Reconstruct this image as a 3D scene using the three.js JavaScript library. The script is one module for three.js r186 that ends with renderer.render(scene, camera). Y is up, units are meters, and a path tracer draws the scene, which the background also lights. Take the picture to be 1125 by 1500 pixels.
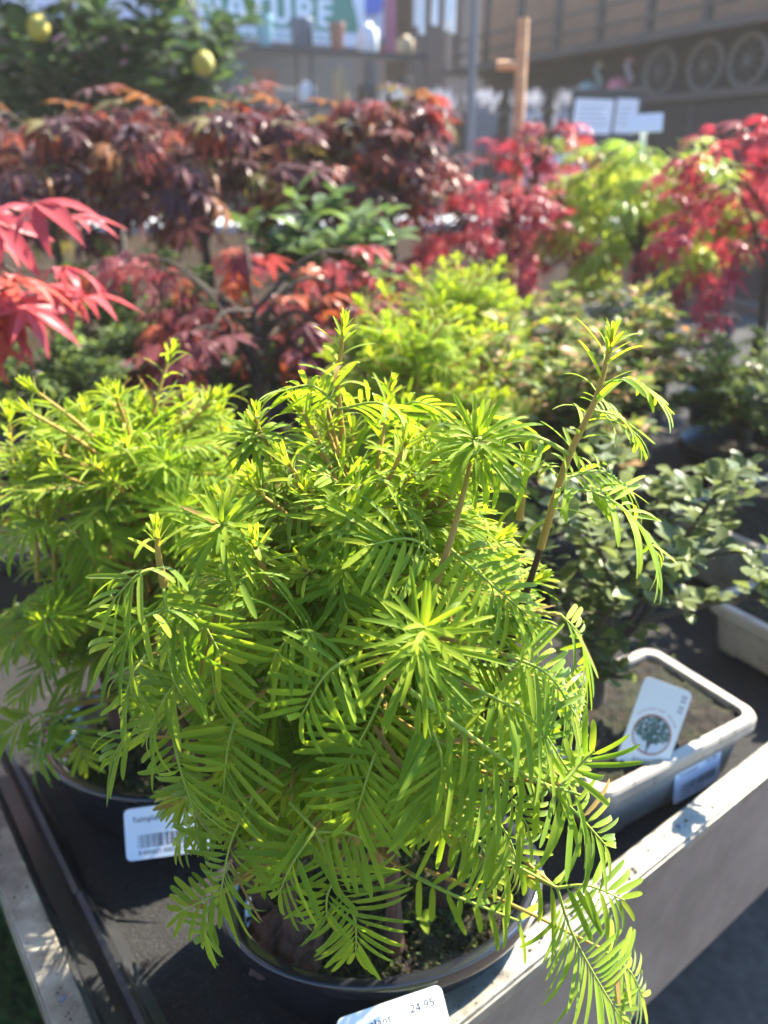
import * as THREE from 'three';
import { Sky } from 'three/addons/objects/Sky.js';
import { mergeGeometries } from 'three/addons/utils/BufferGeometryUtils.js';
import { RoundedBoxGeometry } from 'three/addons/geometries/RoundedBoxGeometry.js';

// ---------------------------------------------------------------- camera, sky, sun, exposure
const scene = new THREE.Scene();
const camera = new THREE.PerspectiveCamera(66, 768 / 1024, 0.02, 200);
camera.position.set(0, 1.30, 0);
camera.rotation.order = 'YXZ';
camera.rotation.x = -24 * Math.PI / 180;
camera.focus = 0.385;
camera.userData.fStop = 6.2;

const renderer = new THREE.WebGLRenderer({ antialias: true });
renderer.setSize(768, 1024);
renderer.toneMapping = THREE.LinearToneMapping;
renderer.toneMappingExposure = 4.9;
renderer.shadowMap.enabled = true;

const sunAz = 52 * Math.PI / 180, sunEl = 44 * Math.PI / 180;
const sunDir = new THREE.Vector3(Math.sin(sunAz) * Math.cos(sunEl), Math.sin(sunEl), -Math.cos(sunAz) * Math.cos(sunEl));
const sky = new Sky();
sky.name = 'sky';
sky.scale.setScalar(150);
sky.userData.kind = 'structure';
sky.material.uniforms.sunPosition.value.copy(sunDir);
sky.material.uniforms.turbidity.value = 6;
sky.material.uniforms.rayleigh.value = 1.0;
sky.material.uniforms.mieCoefficient.value = 0.004;
scene.add(sky);
scene.environmentIntensity = 0.14;
const sun = new THREE.DirectionalLight(new THREE.Color(1.0, 0.89, 0.70), 5.0);
sun.name = 'sun';
sun.position.copy(sunDir).multiplyScalar(12);
sun.castShadow = true;
sun.shadow.mapSize.set(4096, 4096);
Object.assign(sun.shadow.camera, { left: -8, right: 8, top: 8, bottom: -8, near: 0.1, far: 40 });
scene.add(sun, sun.target);
scene.fog = new THREE.FogExp2(new THREE.Color(1.0, 0.93, 0.82), 0.007);

// ---------------------------------------------------------------- helpers
let seed = 1;
const reseed = (s) => { seed = s >>> 0; };
const R = () => { seed = (seed + 0x6d2b79f5) | 0; let t = Math.imul(seed ^ (seed >>> 15), 1 | seed); t = (t + Math.imul(t ^ (t >>> 7), 61 | t)) ^ t; return ((t ^ (t >>> 14)) >>> 0) / 4294967296; };
const rr = (a, b) => a + (b - a) * R();
const pick = (a) => a[Math.floor(R() * a.length)];
const V = (x, y, z) => new THREE.Vector3(x, y, z);
const UP = V(0, 1, 0);
const lin = (r, g, b) => new THREE.Color().setRGB(r, g, b);
const taken = {};
function numbered(n) { const k = taken[n] = (taken[n] ?? -1) + 1; return k ? n + '_' + String(k).padStart(3, '0') : n; }
function tag(o, label, category, group, kind) { Object.assign(o.userData, { label, category }); if (group) o.userData.group = group; if (kind) o.userData.kind = kind; return o; }
function thing(name, label, category, pos = [0, 0, 0], turn = 0, group) {
  const o = new THREE.Group(); o.name = numbered(name); o.position.set(...pos); o.rotation.y = turn; scene.add(o);
  return tag(o, label, category, group);
}
function part(name, geo, m, parent) {
  const o = new THREE.Mesh(geo, m); o.name = name; o.castShadow = o.receiveShadow = true; parent.add(o); return o;
}
function setting(name, geo, m) { const o = part(numbered(name), geo, m, scene); o.userData.kind = 'structure'; return o; }
const box = (w, h, d, x = 0, y = 0, z = 0) => new THREE.BoxGeometry(w, h, d).translate(x, y, z);
const rbox = (w, h, d, x = 0, y = 0, z = 0, r = 0.002) => new RoundedBoxGeometry(w, h, d, 2, r).translate(x, y, z);
const merged = (list) => mergeGeometries(list.map((g) => (g.index ? g.toNonIndexed() : g)));
// tapered tube through points
function tube(pts, radii, sides = 7, closed = true) {
  const n = pts.length, pos = [], nor = [], uv = [], idx = [];
  let ref = V(0, 0, 1), len = 0;
  for (let i = 0; i < n; i++) {
    const t = pts[Math.min(n - 1, i + 1)].clone().sub(pts[Math.max(0, i - 1)]).normalize();
    ref = ref.clone().sub(t.clone().multiplyScalar(ref.dot(t)));
    if (ref.lengthSq() < 1e-6) ref = Math.abs(t.x) < 0.8 ? V(1, 0, 0).cross(t) : V(0, 1, 0).cross(t);
    ref.normalize();
    const b = t.clone().cross(ref), r = Array.isArray(radii) ? radii[i] : radii;
    if (i) len += pts[i].distanceTo(pts[i - 1]);
    for (let k = 0; k <= sides; k++) {
      const a = (k / sides) * Math.PI * 2, d = ref.clone().multiplyScalar(Math.cos(a)).addScaledVector(b, Math.sin(a));
      pos.push(pts[i].x + d.x * r, pts[i].y + d.y * r, pts[i].z + d.z * r); nor.push(d.x, d.y, d.z); uv.push(k / sides, len);
    }
  }
  for (let i = 0; i < n - 1; i++) for (let k = 0; k < sides; k++) { const a = i * (sides + 1) + k, b = a + sides + 1; idx.push(a, a + 1, b, a + 1, b + 1, b); }
  if (closed) for (const [i, c] of [[0, -1], [n - 1, 1]]) {
    const at = pos.length / 3, p = pts[i]; pos.push(p.x, p.y, p.z); const t = pts[Math.min(n - 1, i + 1)].clone().sub(pts[Math.max(0, i - 1)]).normalize().multiplyScalar(c); nor.push(t.x, t.y, t.z); uv.push(0.5, 0);
    for (let k = 0; k < sides; k++) { const a = i * (sides + 1) + k; idx.push(...(c > 0 ? [at, a, a + 1] : [at, a + 1, a])); }
  }
  const g = new THREE.BufferGeometry();
  g.setAttribute('position', new THREE.Float32BufferAttribute(pos, 3)); g.setAttribute('normal', new THREE.Float32BufferAttribute(nor, 3)); g.setAttribute('uv', new THREE.Float32BufferAttribute(uv, 2)); g.setIndex(idx);
  return g;
}
const smooth = (pts, n) => new THREE.CatmullRomCurve3(pts.map((p) => (p.isVector3 ? p : V(...p)))).getPoints(n);
const taper = (n, a, b) => Array.from({ length: n }, (_, i) => a + (b - a) * i / (n - 1));
// many leaves in one geometry, each with one colour of its own
class Mass {
  constructor() { this.p = []; this.n = []; this.c = []; this.i = []; }
  add(geo, m, color) {
    const P = geo.attributes.position, N = geo.attributes.normal, at = this.p.length / 3, v = V(), nm = new THREE.Matrix3().getNormalMatrix(m);
    for (let k = 0; k < P.count; k++) {
      v.fromBufferAttribute(P, k).applyMatrix4(m); this.p.push(v.x, v.y, v.z);
      v.fromBufferAttribute(N, k).applyMatrix3(nm).normalize(); this.n.push(v.x, v.y, v.z);
      this.c.push(color.r, color.g, color.b);
    }
    for (const k of geo.index.array) this.i.push(at + k);
  }
  build(name, material, parent) {
    const g = new THREE.BufferGeometry();
    g.setAttribute('position', new THREE.Float32BufferAttribute(this.p, 3)); g.setAttribute('normal', new THREE.Float32BufferAttribute(this.n, 3)); g.setAttribute('color', new THREE.Float32BufferAttribute(this.c, 3)); g.setIndex(this.i);
    const o = part(name, g, material, parent); o.userData.kind = 'stuff'; return o;
  }
}
const basis = (y, z, pos, sx, sy, sz) => {   // y = along the leaf, z = its face
  const Y = y.clone().normalize(), X = Y.clone().cross(z).normalize(), Z = X.clone().cross(Y);
  return new THREE.Matrix4().makeBasis(X.multiplyScalar(sx), Y.multiplyScalar(sy), Z.multiplyScalar(sz)).setPosition(pos);
};
function put(o, m) { o.matrixAutoUpdate = true; m.decompose(o.position, o.quaternion, o.scale); return o; }
// value noise, tiling
function noiseField(size, cells, octaves, s) {
  const out = new Float32Array(size * size); let amp = 1, tot = 0;
  for (let o = 0; o < octaves; o++) {
    reseed(s * 77 + o * 13 + 5); const c = cells << o, g = Float32Array.from({ length: c * c }, R);
    for (let y = 0; y < size; y++) for (let x = 0; x < size; x++) {
      const fx = x / size * c, fy = y / size * c, ix = Math.floor(fx), iy = Math.floor(fy); let u = fx - ix, v = fy - iy; u = u * u * (3 - 2 * u); v = v * v * (3 - 2 * v);
      const a = g[iy % c * c + ix % c], b = g[iy % c * c + (ix + 1) % c], d = g[(iy + 1) % c * c + ix % c], e = g[(iy + 1) % c * c + (ix + 1) % c];
      out[y * size + x] += amp * (a + (b - a) * u + (d - a) * v + (a - b - d + e) * u * v);
    }
    tot += amp; amp *= 0.55;
  }
  return out.map((v) => v / tot);
}
function texture(size, fn, srgb = true, repeat = 1) {   // fn(i, x, y) -> [r, g, b] 0..1
  const d = new Uint8Array(size * size * 4);
  for (let i = 0; i < size * size; i++) { const c = fn(i, i % size, (i / size) | 0); for (let k = 0; k < 3; k++) d[i * 4 + k] = Math.max(0, Math.min(255, c[k] * 255)); d[i * 4 + 3] = 255; }
  const t = new THREE.DataTexture(d, size, size); t.wrapS = t.wrapT = THREE.RepeatWrapping; t.magFilter = THREE.LinearFilter; t.repeat.set(repeat, repeat); if (srgb) t.colorSpace = THREE.SRGBColorSpace; t.needsUpdate = true; return t;
}
// uv in metres from the two larger axes of each face
function metricUV(g, k = 1) {
  const q = g.index ? g.toNonIndexed() : g, P = q.attributes.position, uv = new Float32Array(P.count * 2);
  for (let i = 0; i < P.count; i += 3) {
    const a = V().fromBufferAttribute(P, i), n = V().fromBufferAttribute(P, i + 1).sub(a).cross(V().fromBufferAttribute(P, i + 2).sub(a));
    const ax = Math.abs(n.x), ay = Math.abs(n.y), az = Math.abs(n.z);
    for (let j = i; j < i + 3; j++) { const x = P.getX(j), y = P.getY(j), z = P.getZ(j); const [u, v] = ay >= ax && ay >= az ? [x, z] : ax >= az ? [z, y] : [x, y]; uv[j * 2] = u * k; uv[j * 2 + 1] = v * k; }
  }
  q.setAttribute('uv', new THREE.BufferAttribute(uv, 2)); return q;
}
const std = (c, rough = 0.6, extra = {}) => new THREE.MeshStandardMaterial({ color: c, roughness: rough, ...extra });
const nA = noiseField(512, 6, 6, 1), nB = noiseField(512, 24, 5, 2), nC = noiseField(512, 90, 3, 3);
const grey = (v) => [v, v, v];

// ---------------------------------------------------------------- materials
const metalMap = texture(512, (i) => { const s = nC[i] > 0.79 ? 0.5 : 1, v = (0.47 + 0.42 * (nA[i] - 0.5) + 0.34 * (nB[i] - 0.5)) * s; return [v, v * 0.97, v * 0.90]; }, true, 4);
const metalRough = texture(512, (i) => grey(0.42 + 0.5 * (nB[i] - 0.4)), false, 4);
const M = {
  metal: std(lin(0.95, 0.94, 0.9), 1, { map: metalMap, roughnessMap: metalRough, metalness: 0.35 }),
  panel: std(lin(1, 1, 1), 0.55, { map: texture(512, (i) => { const v = 0.44 + 0.14 * (nA[i] - 0.5) + 0.10 * (nB[i] - 0.5); return [v * 1.07, v * 0.93, v * 0.83]; }, true, 2.2), bumpMap: texture(512, (i) => grey(nB[i]), false, 3), bumpScale: 0.0006 }),
  felt: std(lin(1, 1, 1), 0.95, { map: texture(512, (i) => { const l = nC[i] > 0.72 ? 0.07 : 0, v = 0.105 + 0.05 * (nB[i] - 0.5) + 0.06 * (nC[i] - 0.5) + l; return [v, v, v * 1.04]; }, true, 5), bumpMap: texture(512, (i) => grey(nC[i]), false, 9), bumpScale: 0.0012 }),
  tray: std(lin(0.012, 0.013, 0.015), 0.36, { bumpMap: texture(512, (i) => grey(nA[i] * 0.5 + nB[i] * 0.5), false, 3), bumpScale: 0.0012 }),
  pot: new THREE.MeshPhysicalMaterial({ color: lin(0.012, 0.013, 0.018), roughness: 0.24, clearcoat: 0.7, clearcoatRoughness: 0.1, roughnessMap: texture(512, (i) => grey(0.55 + 0.9 * (nB[i] - 0.4)), false, 2) }),
  nursery: std(lin(0.02, 0.02, 0.022), 0.5),
  soil: std(lin(0.5, 0.47, 0.44), 1, { map: texture(512, (i) => { const v = 0.15 + 0.22 * (nB[i] - 0.5) + 0.24 * (nC[i] - 0.5), g = nA[i] > 0.52 ? 0.05 : 0; return [v * 1.2, v + g, v * 0.72]; }, true, 6), bumpMap: texture(512, (i) => grey(nC[i]), false, 8), bumpScale: 0.003 }),
  moss: std(lin(1, 1, 1), 0.9, { vertexColors: true }),
  bark: std(lin(1, 1, 1), 0.85, { map: texture(512, (i) => { const v = 0.40 + 0.4 * (nB[i] - 0.5); return [v, v * 0.70, v * 0.55]; }, true, 4), bumpMap: texture(512, (i) => grey(nB[i]), false, 6), bumpScale: 0.0015 }),
  greyBark: std(lin(1, 1, 1), 0.85, { map: texture(512, (i) => { const v = 0.36 + 0.4 * (nB[i] - 0.5); return [v, v * 0.9, v * 0.76]; }, true, 5), bumpMap: texture(512, (i) => grey(nB[i]), false, 6), bumpScale: 0.002 }),
  greenStem: std(lin(0.24, 0.31, 0.03), 0.75),
  brownStem: std(lin(0.36, 0.22, 0.04), 0.75),
  ceramic: new THREE.MeshPhysicalMaterial({ color: lin(1, 1, 1), roughness: 0.5, clearcoat: 0.5, clearcoatRoughness: 0.25, map: texture(512, (i) => { const s = nB[i] > 0.68 ? 0.8 : 1, v = (0.60 + 0.24 * (nA[i] - 0.5)) * s; return [v, v * 0.945, v * 0.85]; }, true, 5) }),
  wood: std(lin(1, 1, 1), 0.75, { map: texture(512, (i, x, y) => { const v = 0.80 + 0.2 * (nA[((y * 9 % 512) | 0) * 512 + x] - 0.5) + 0.12 * (nB[i] - 0.5); return [v, v * 0.77, v * 0.56]; }, true, 2) }),
  darkSteel: std(lin(0.03, 0.032, 0.036), 0.5, { metalness: 0.2 }),
  grey: std(lin(0.12, 0.125, 0.14), 0.5),
  white: std(lin(0.78, 0.79, 0.82), 0.5),
  chrome: std(lin(0.75, 0.76, 0.77), 0.32, { metalness: 0.3 }),
};
const leafMat = (c, o = {}) => new THREE.MeshPhysicalMaterial({ color: c, roughness: 0.97, transmission: 0.64, thickness: 0, clearcoat: 0.16, clearcoatRoughness: 0.42, specularIntensity: 0.3, side: THREE.DoubleSide, ...o });
const leafMass = (o) => leafMat(lin(1, 1, 1), { vertexColors: true, ...o });
const greens = [lin(0.20, 0.33, 0.012), lin(0.275, 0.40, 0.014), lin(0.35, 0.46, 0.016), lin(0.45, 0.52, 0.02), lin(0.34, 0.22, 0.05)];
const needleMats = greens.map((c) => leafMat(c));
const needleMass = leafMass();

// ---------------------------------------------------------------- leaf shapes (length 1 along +y, face +z)
function blade(widths, bend, fold, cup = 0, seg = null) {   // widths: [t, half width] list; a strip of three vertices per row
  const pos = [], idx = []; let y = 0, z = 0, lastT = 0;
  widths.forEach(([t, w], i) => {
    const a = bend * (t + lastT) / 2 , d = t - lastT; y += Math.cos(a) * d; z -= Math.sin(a) * d; lastT = t;
    pos.push(-w, y, z + fold * w - cup * w * w, 0, y, z, w, y, z + fold * w - cup * w * w);
    if (i) { const b = i * 3, p = b - 3; for (const k of [0, 1]) idx.push(p + k, p + k + 1, b + k, p + k + 1, b + k + 1, b + k); }
  });
  const g = new THREE.BufferGeometry(); g.setAttribute('position', new THREE.Float32BufferAttribute(pos, 3)); g.setIndex(idx); g.computeVertexNormals(); return g;
}
const needleW = [[0, 0.18], [0.05, 0.28], [0.13, 0.8], [0.3, 1], [0.5, 1], [0.7, 0.97], [0.84, 0.86], [0.93, 0.64], [0.98, 0.36], [1, 0.10]];
const bends = [0.12, 0.4, 0.75, 1.15, 1.6];
const needles = bends.map((b) => blade(needleW.map(([t, w]) => [t, w * 0.055]), b, 0.35));

// ---------------------------------------------------------------- dawn redwood: fronds of flat needles
class Redwood {
  constructor(root, centre, maxLeaves) { this.root = root; this.centre = centre; this.max = maxLeaves; this.count = 0; this.mass = new Mass(); this.twigs = []; }
  needle(pos, dir, face, L, W, bend, tone, holder) {
    if (R() < 0.03) L *= rr(0.35, 0.7);   // some are broken off
    const m = basis(dir, face, pos, W / 0.11, L, L), g = needles[bend]; if (R() < 0.008) tone = 4;
    if (holder && this.count < this.max) {
      this.count++;
      put(part('leaf', g, needleMats[tone], holder), m);
    } else this.mass.add(g, m, greens[tone].clone().multiplyScalar(rr(0.85, 1.12)));
  }
  // hero fronds get a stem of their own that carries their leaves
  frond(kind, pts, L, hero, width = 0.0028) {
    const curve = new THREE.CatmullRomCurve3(pts.map((p) => (p.isVector3 ? p : V(...p)))), len = curve.getLength();
    const leader = kind === 'leader', N = leader ? 14 : 9, line = curve.getPoints(N), r0 = leader ? 0.0021 : kind === 'hang' ? 0.0013 : 0.0009;
    const g = tube(line, taper(N + 1, r0, r0 * 0.45), 6);
    let holder = null;
    if (hero && !leader && line[0].y < 0.33) {   // carried by a twig from inside the crown
      const a = line[0], c = V(this.centre.x, Math.max(0.06, a.y - 0.035), this.centre.z), b = a.clone().lerp(c, leader ? 0.5 : 0.7), dir = line[1].clone().sub(a).normalize();
      this.twigs.push(tube(smooth([b, a.clone().lerp(b, 0.4).addScaledVector(dir, -0.012), a.clone().addScaledVector(dir, 0.0005)], 8), taper(9, r0 * 1.5, r0), 6));
    }
    if (hero) holder = part(leader ? 'shoot' : 'frond', g, leader ? M.brownStem : M.greenStem, this.root); else this.twigs.push(g);
    const frame = (u) => {
      const p = curve.getPointAt(u), t = curve.getTangentAt(u), out = V(p.x - this.centre.x, 0, p.z - this.centre.z).normalize();
      const ref = UP.clone().multiplyScalar(0.75).addScaledVector(out, 0.65), n = ref.addScaledVector(t, -ref.dot(t)).normalize();
      return { p, t, n, s: t.clone().cross(n).normalize() };
    };
    const jit = (v, a) => v.add(V(rr(-a, a), rr(-a, a), rr(-a, a)));
    if (kind === 'frond') {
      const ds = width < 0.003 ? rr(0.0034, 0.0042) : rr(0.0040, 0.0049), pairs = Math.max(6, Math.round(len / ds));
      const fan = rr(0.9, 1.12), lift = rr(-0.05, 0.22);
      for (let i = 0; i < pairs; i++) {
        const u = 0.08 + 0.92 * (i + 0.5) / pairs, { p, t, n, s } = frame(Math.min(1, u));
        const a = (1.28 - 0.92 * Math.pow(u, 2)) * fan, prof = 0.48 + 0.52 * Math.sin(Math.PI * (0.22 + 0.62 * u)), tip = u > 0.86 ? 1 - (u - 0.86) * 3.6 : 1;
        for (const k of [-1, 1]) {
          if (R() < 0.05) continue;
          const dir = t.clone().multiplyScalar(Math.cos(a)).addScaledVector(s, k * Math.sin(a)).addScaledVector(n, lift);
          const bend = p.y < 0.2 ? pick([0, 0, 1, 1, 1, 2]) : pick([0, 1, 1, 2, 2, 3]);
          this.needle(p.clone().addScaledVector(s, k * 0.0006), jit(dir, 0.09), jit(n.clone(), 0.25), L * prof * tip * rr(0.86, 1.1), width * rr(0.82, 1.08), bend, u > 0.88 ? (R() < 0.5 ? 3 : 2) : R() < 0.5 ? 1 : R() < 0.5 ? 0 : 2, holder);
        }
      }
    } else if (kind === 'hang') {
      const ds = 0.0085, pairs = Math.round(len / ds);
      for (let i = 0; i < pairs; i++) {
        const u = (i + 0.6) / pairs, { p, t, n, s } = frame(Math.min(1, u));
        for (const k of [-1, 1]) {
          if (R() < 0.12) continue;
          const dir = t.clone().multiplyScalar(rr(0.1, 0.55)).addScaledVector(s, k * rr(0.35, 0.8)).addScaledVector(UP, rr(-0.75, -0.05));
          this.needle(p.clone(), jit(dir, 0.12), jit(n.clone(), 0.4), L * rr(0.62, 1.08), width * rr(0.95, 1.12), R() < 0.4 ? 1 : 2, R() < 0.6 ? 1 : 2, holder);
        }
      }
    } else if (kind === 'leader') {
      const count = Math.round(len / 0.0042);
      for (let i = 0; i < count; i++) {
        const u = 0.1 + 0.86 * i / count; if (u < 0.5 && R() < 0.6) continue;
        const { p, t } = frame(u), az = i * 2.4, side = V(Math.cos(az), 0, Math.sin(az)), a = 1.25 - 0.7 * u;
        this.needle(p, t.clone().multiplyScalar(Math.cos(a)).addScaledVector(side, Math.sin(a)), t.clone().addScaledVector(side, -0.3), L * rr(0.75, 1.35), width * rr(0.75, 1), pick([1, 2, 3, 4, 3]), pick([1, 2, 2, 3]), holder);
      }
      const { p, t } = frame(1);
      for (let i = 0; i < 17; i++) {
        const az = i * 2.4, side = V(Math.cos(az), 0, Math.sin(az)), a = 0.08 + 0.034 * i;
        this.needle(p.clone().addScaledVector(t, -0.0007 * i), t.clone().multiplyScalar(Math.cos(a)).addScaledVector(side, Math.sin(a)), side.clone().multiplyScalar(-0.8).addScaledVector(t, 0.5), L * rr(0.6, 0.8) * (0.55 + 0.028 * i), width * rr(0.6, 0.8), pick([0, 0, 1]), pick([2, 3, 3]), holder);
      }
    } else {   // star: a shoot tip seen from above, needles all round
      const n = 66;
      for (let i = 0; i < n; i++) {
        const u = i / n, { p, t } = frame(1 - 0.85 * u), az = i * 2.4 + rr(-0.2, 0.2), ref = Math.abs(t.y) < 0.9 ? UP : V(1, 0, 0), s1 = t.clone().cross(ref).normalize(), s2 = t.clone().cross(s1);
        const side = s1.multiplyScalar(Math.cos(az)).addScaledVector(s2, Math.sin(az)), a = 0.25 + 1.15 * Math.pow(u, 0.75);
        this.needle(p, t.clone().multiplyScalar(Math.cos(a)).addScaledVector(side, Math.sin(a)).addScaledVector(UP, -0.12), t.clone().addScaledVector(side, -0.35), L * (0.5 + 0.5 * Math.min(1, u * 2)) * rr(0.8, 1.08), width * rr(0.8, 1.05), pick([1, 2, 3, 3, 4]), u < 0.1 ? 2 : pick([0, 1, 1, 2]), holder);
      }
    }
  }
  // a crown filled with branches that carry fronds
  fill(n, rad, low, high, L, s, front = null) {
    reseed(s);
    for (let i = 0; i < n; i++) {
      const az = i * 2.39996 + rr(-0.3, 0.3), h = low + (high - low) * Math.pow(R(), 0.85), k = (h - low) / (high - low), girth = Math.sin(Math.PI * (0.26 + 0.66 * k)) ** 0.7, rOut = rr(0.62, 1) * girth;
      const d = V(Math.cos(az) * rad[0], 0, Math.sin(az) * rad[1]), reach = d.clone().multiplyScalar(rOut);
      const flen = rr(0.06, 0.095), start = reach.clone().multiplyScalar(Math.max(0.1, 1 - flen / Math.max(0.03, reach.length())));
      const rise = (k - 0.25) * 0.06 + rr(-0.008, 0.012);
      const a = V(this.centre.x + start.x, h, this.centre.z + start.z), c = V(this.centre.x + reach.x, h + rise, this.centre.z + reach.z), side = V(-d.z, 0, d.x).normalize().multiplyScalar(rr(-0.03, 0.03));
      const b = a.clone().lerp(c, 0.55).add(V(0, 0.012, 0)).addScaledVector(side, 0.5);
      c.add(side);
      if (front && !front(c)) continue;
      const kind = k > 0.62 && R() < 0.36 ? 'leader' : R() < 0.13 ? 'star' : 'frond';
      if (kind === 'leader') { const q = c.clone(); this.frond('leader', [a, a.clone().lerp(q, 0.5).add(V(0, 0.02, 0)), q.add(V(0, 0.03, 0))], L * 0.75, false); } else this.frond(kind, kind === 'star' ? [b, c.add(V(0, 0.01, 0))] : [a, b, c], L * rr(0.85, 1.15), false, k < 0.5 ? rr(0.0028, 0.0033) : 0.0025);
      // the twig that carries it back to the trunk
      const inn = V(this.centre.x + rr(-0.02, 0.02), Math.max(low * 0.8, h - rr(0.03, 0.06)), this.centre.z + rr(-0.02, 0.02));
      this.twigs.push(tube(smooth([inn, inn.clone().lerp(a, 0.6).add(V(0, 0.006, 0)), a], 5), taper(6, 0.0026, 0.0013), 5));
    }
  }
  finish() {
    this.mass.build('foliage', needleMass, this.root);
    if (this.twigs.length) { const t = part('twigs', merged(this.twigs), M.brownStem, this.root); t.userData.kind = 'stuff'; }
  }
}
// oval glossy pot: outside wall, rolled lip, inside wall
function ovalPot(a, b, h) {
  const prof = [[0.0, 0], [0.80, 0], [0.83, 0.006], [0.90, h * 0.55], [0.935, h - 0.016], [0.995, h - 0.012], [1.0, h - 0.006], [0.99, h - 0.001], [0.955, h], [0.90, h - 0.002], [0.87, h - 0.008], [0.855, h - 0.03], [0, h - 0.032]];
  const pts = new THREE.SplineCurve(prof.slice(2, 11).map(([x, y]) => new THREE.Vector2(x, y))).getPoints(40);
  const g = new THREE.LatheGeometry([new THREE.Vector2(0.001, 0), ...pts, new THREE.Vector2(0.855, h - 0.03), new THREE.Vector2(0.001, h - 0.032)], 72);
  g.scale(a, 1, b); g.computeVertexNormals(); return g;
}
function soilDisc(a, b, y, s, amp = 0.006) {
  const g = new THREE.CircleGeometry(1, 48, 0, Math.PI * 2), rings = [];
  const pos = [0, 0, 0], idx = []; reseed(s);
  const nr = 14, na = 48;
  for (let i = 1; i <= nr; i++) for (let k = 0; k < na; k++) { const r = i / nr, t = k / na * Math.PI * 2; pos.push(Math.cos(t) * r * a, (1 - r * r) * 0.008 + (i < nr ? rr(-amp, amp) * 0.6 : 0), Math.sin(t) * r * b); }
  for (let k = 0; k < na; k++) idx.push(0, 1 + (k + 1) % na, 1 + k);
  for (let i = 0; i < nr - 1; i++) for (let k = 0; k < na; k++) { const p = 1 + i * na + k, q = 1 + i * na + (k + 1) % na; idx.push(p, q, p + na, q, q + na, p + na); }
  const o = new THREE.BufferGeometry(); o.setAttribute('position', new THREE.Float32BufferAttribute(pos, 3)); o.setIndex(idx); o.computeVertexNormals(); o.translate(0, y, 0);
  return metricUV(o);
}
function mossOn(root, a, b, y, n, s, tones) {
  reseed(s); const m = new Mass(), g = blade([[0, 0.2], [0.5, 0.24], [1, 0.02]], 0.6, 0.3);
  for (let i = 0; i < n; i++) {
    const t = rr(0, 6.283), r = Math.sqrt(R()), clump = Math.sin(t * 3 + r * 9) + Math.sin(t * 7 - r * 5) > -0.2; if (!clump && R() < 0.75) continue;
    m.add(g, basis(V(rr(-0.8, 0.8), 1, rr(-0.8, 0.8)), V(rr(-1, 1), 0.2, rr(-1, 1)), V(Math.cos(t) * r * a, y + (1 - r * r) * 0.008 - 0.001, Math.sin(t) * r * b), 0.0045, rr(0.003, 0.008), 0.006), pick(tones));
  }
  return m.build('moss', M.moss, root);
}
// sticker: rounded card with print, laid on two axes
function card(w, h, r, thick, cut) {
  const s = new THREE.Shape();
  if (cut) { s.moveTo(0, cut); s.lineTo(cut * 0.55, 0); s.lineTo(w - cut * 0.95, 0); s.lineTo(w, cut * 1.1); s.lineTo(w, h - r); s.quadraticCurveTo(w, h, w - r, h); s.lineTo(r, h); s.quadraticCurveTo(0, h, 0, h - r); s.closePath(); }
  else { s.moveTo(r, 0); s.lineTo(w - r, 0); s.quadraticCurveTo(w, 0, w, r); s.lineTo(w, h - r); s.quadraticCurveTo(w, h, w - r, h); s.lineTo(r, h); s.quadraticCurveTo(0, h, 0, h - r); s.lineTo(0, r); s.quadraticCurveTo(0, 0, r, 0); }
  const g = new THREE.ExtrudeGeometry(s, { depth: thick, bevelEnabled: false, curveSegments: 6 }), P = g.attributes.position, uv = g.attributes.uv;
  for (let i = 0; i < P.count; i++) uv.setXY(i, P.getX(i) / w, P.getY(i) / h);
  return g.translate(-w / 2, -h / 2, 0);
}
function print(w, h, draw) {
  const c = document.createElement('canvas'); c.width = w; c.height = h; const x = c.getContext('2d'); draw(x, w, h);
  const t = new THREE.CanvasTexture(c); t.colorSpace = THREE.SRGBColorSpace; return t;
}
const priceTex = print(600, 360, (x, w, h) => {
  x.fillStyle = '#f1f3f6'; x.fillRect(0, 0, w, h); x.fillStyle = '#15161a';
  x.font = 'bold 50px sans-serif'; x.fillText('Tuinplant', 60, 100); x.font = 'bold 58px sans-serif'; x.fillText('24.95', 400, 92);
  reseed(9); let p = 90; while (p < 540) { const b = 3 + Math.floor(R() * 4) * 2.4; x.fillRect(p, 190, b, 92); p += b + 3 + Math.floor(R() * 3) * 3; }
  x.font = 'bold 40px sans-serif'; x.fillText('8 695021 300224', 90, 328);
});
const priceMat = new THREE.MeshPhysicalMaterial({ map: priceTex, roughness: 0.35, clearcoat: 0.3 });

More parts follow.
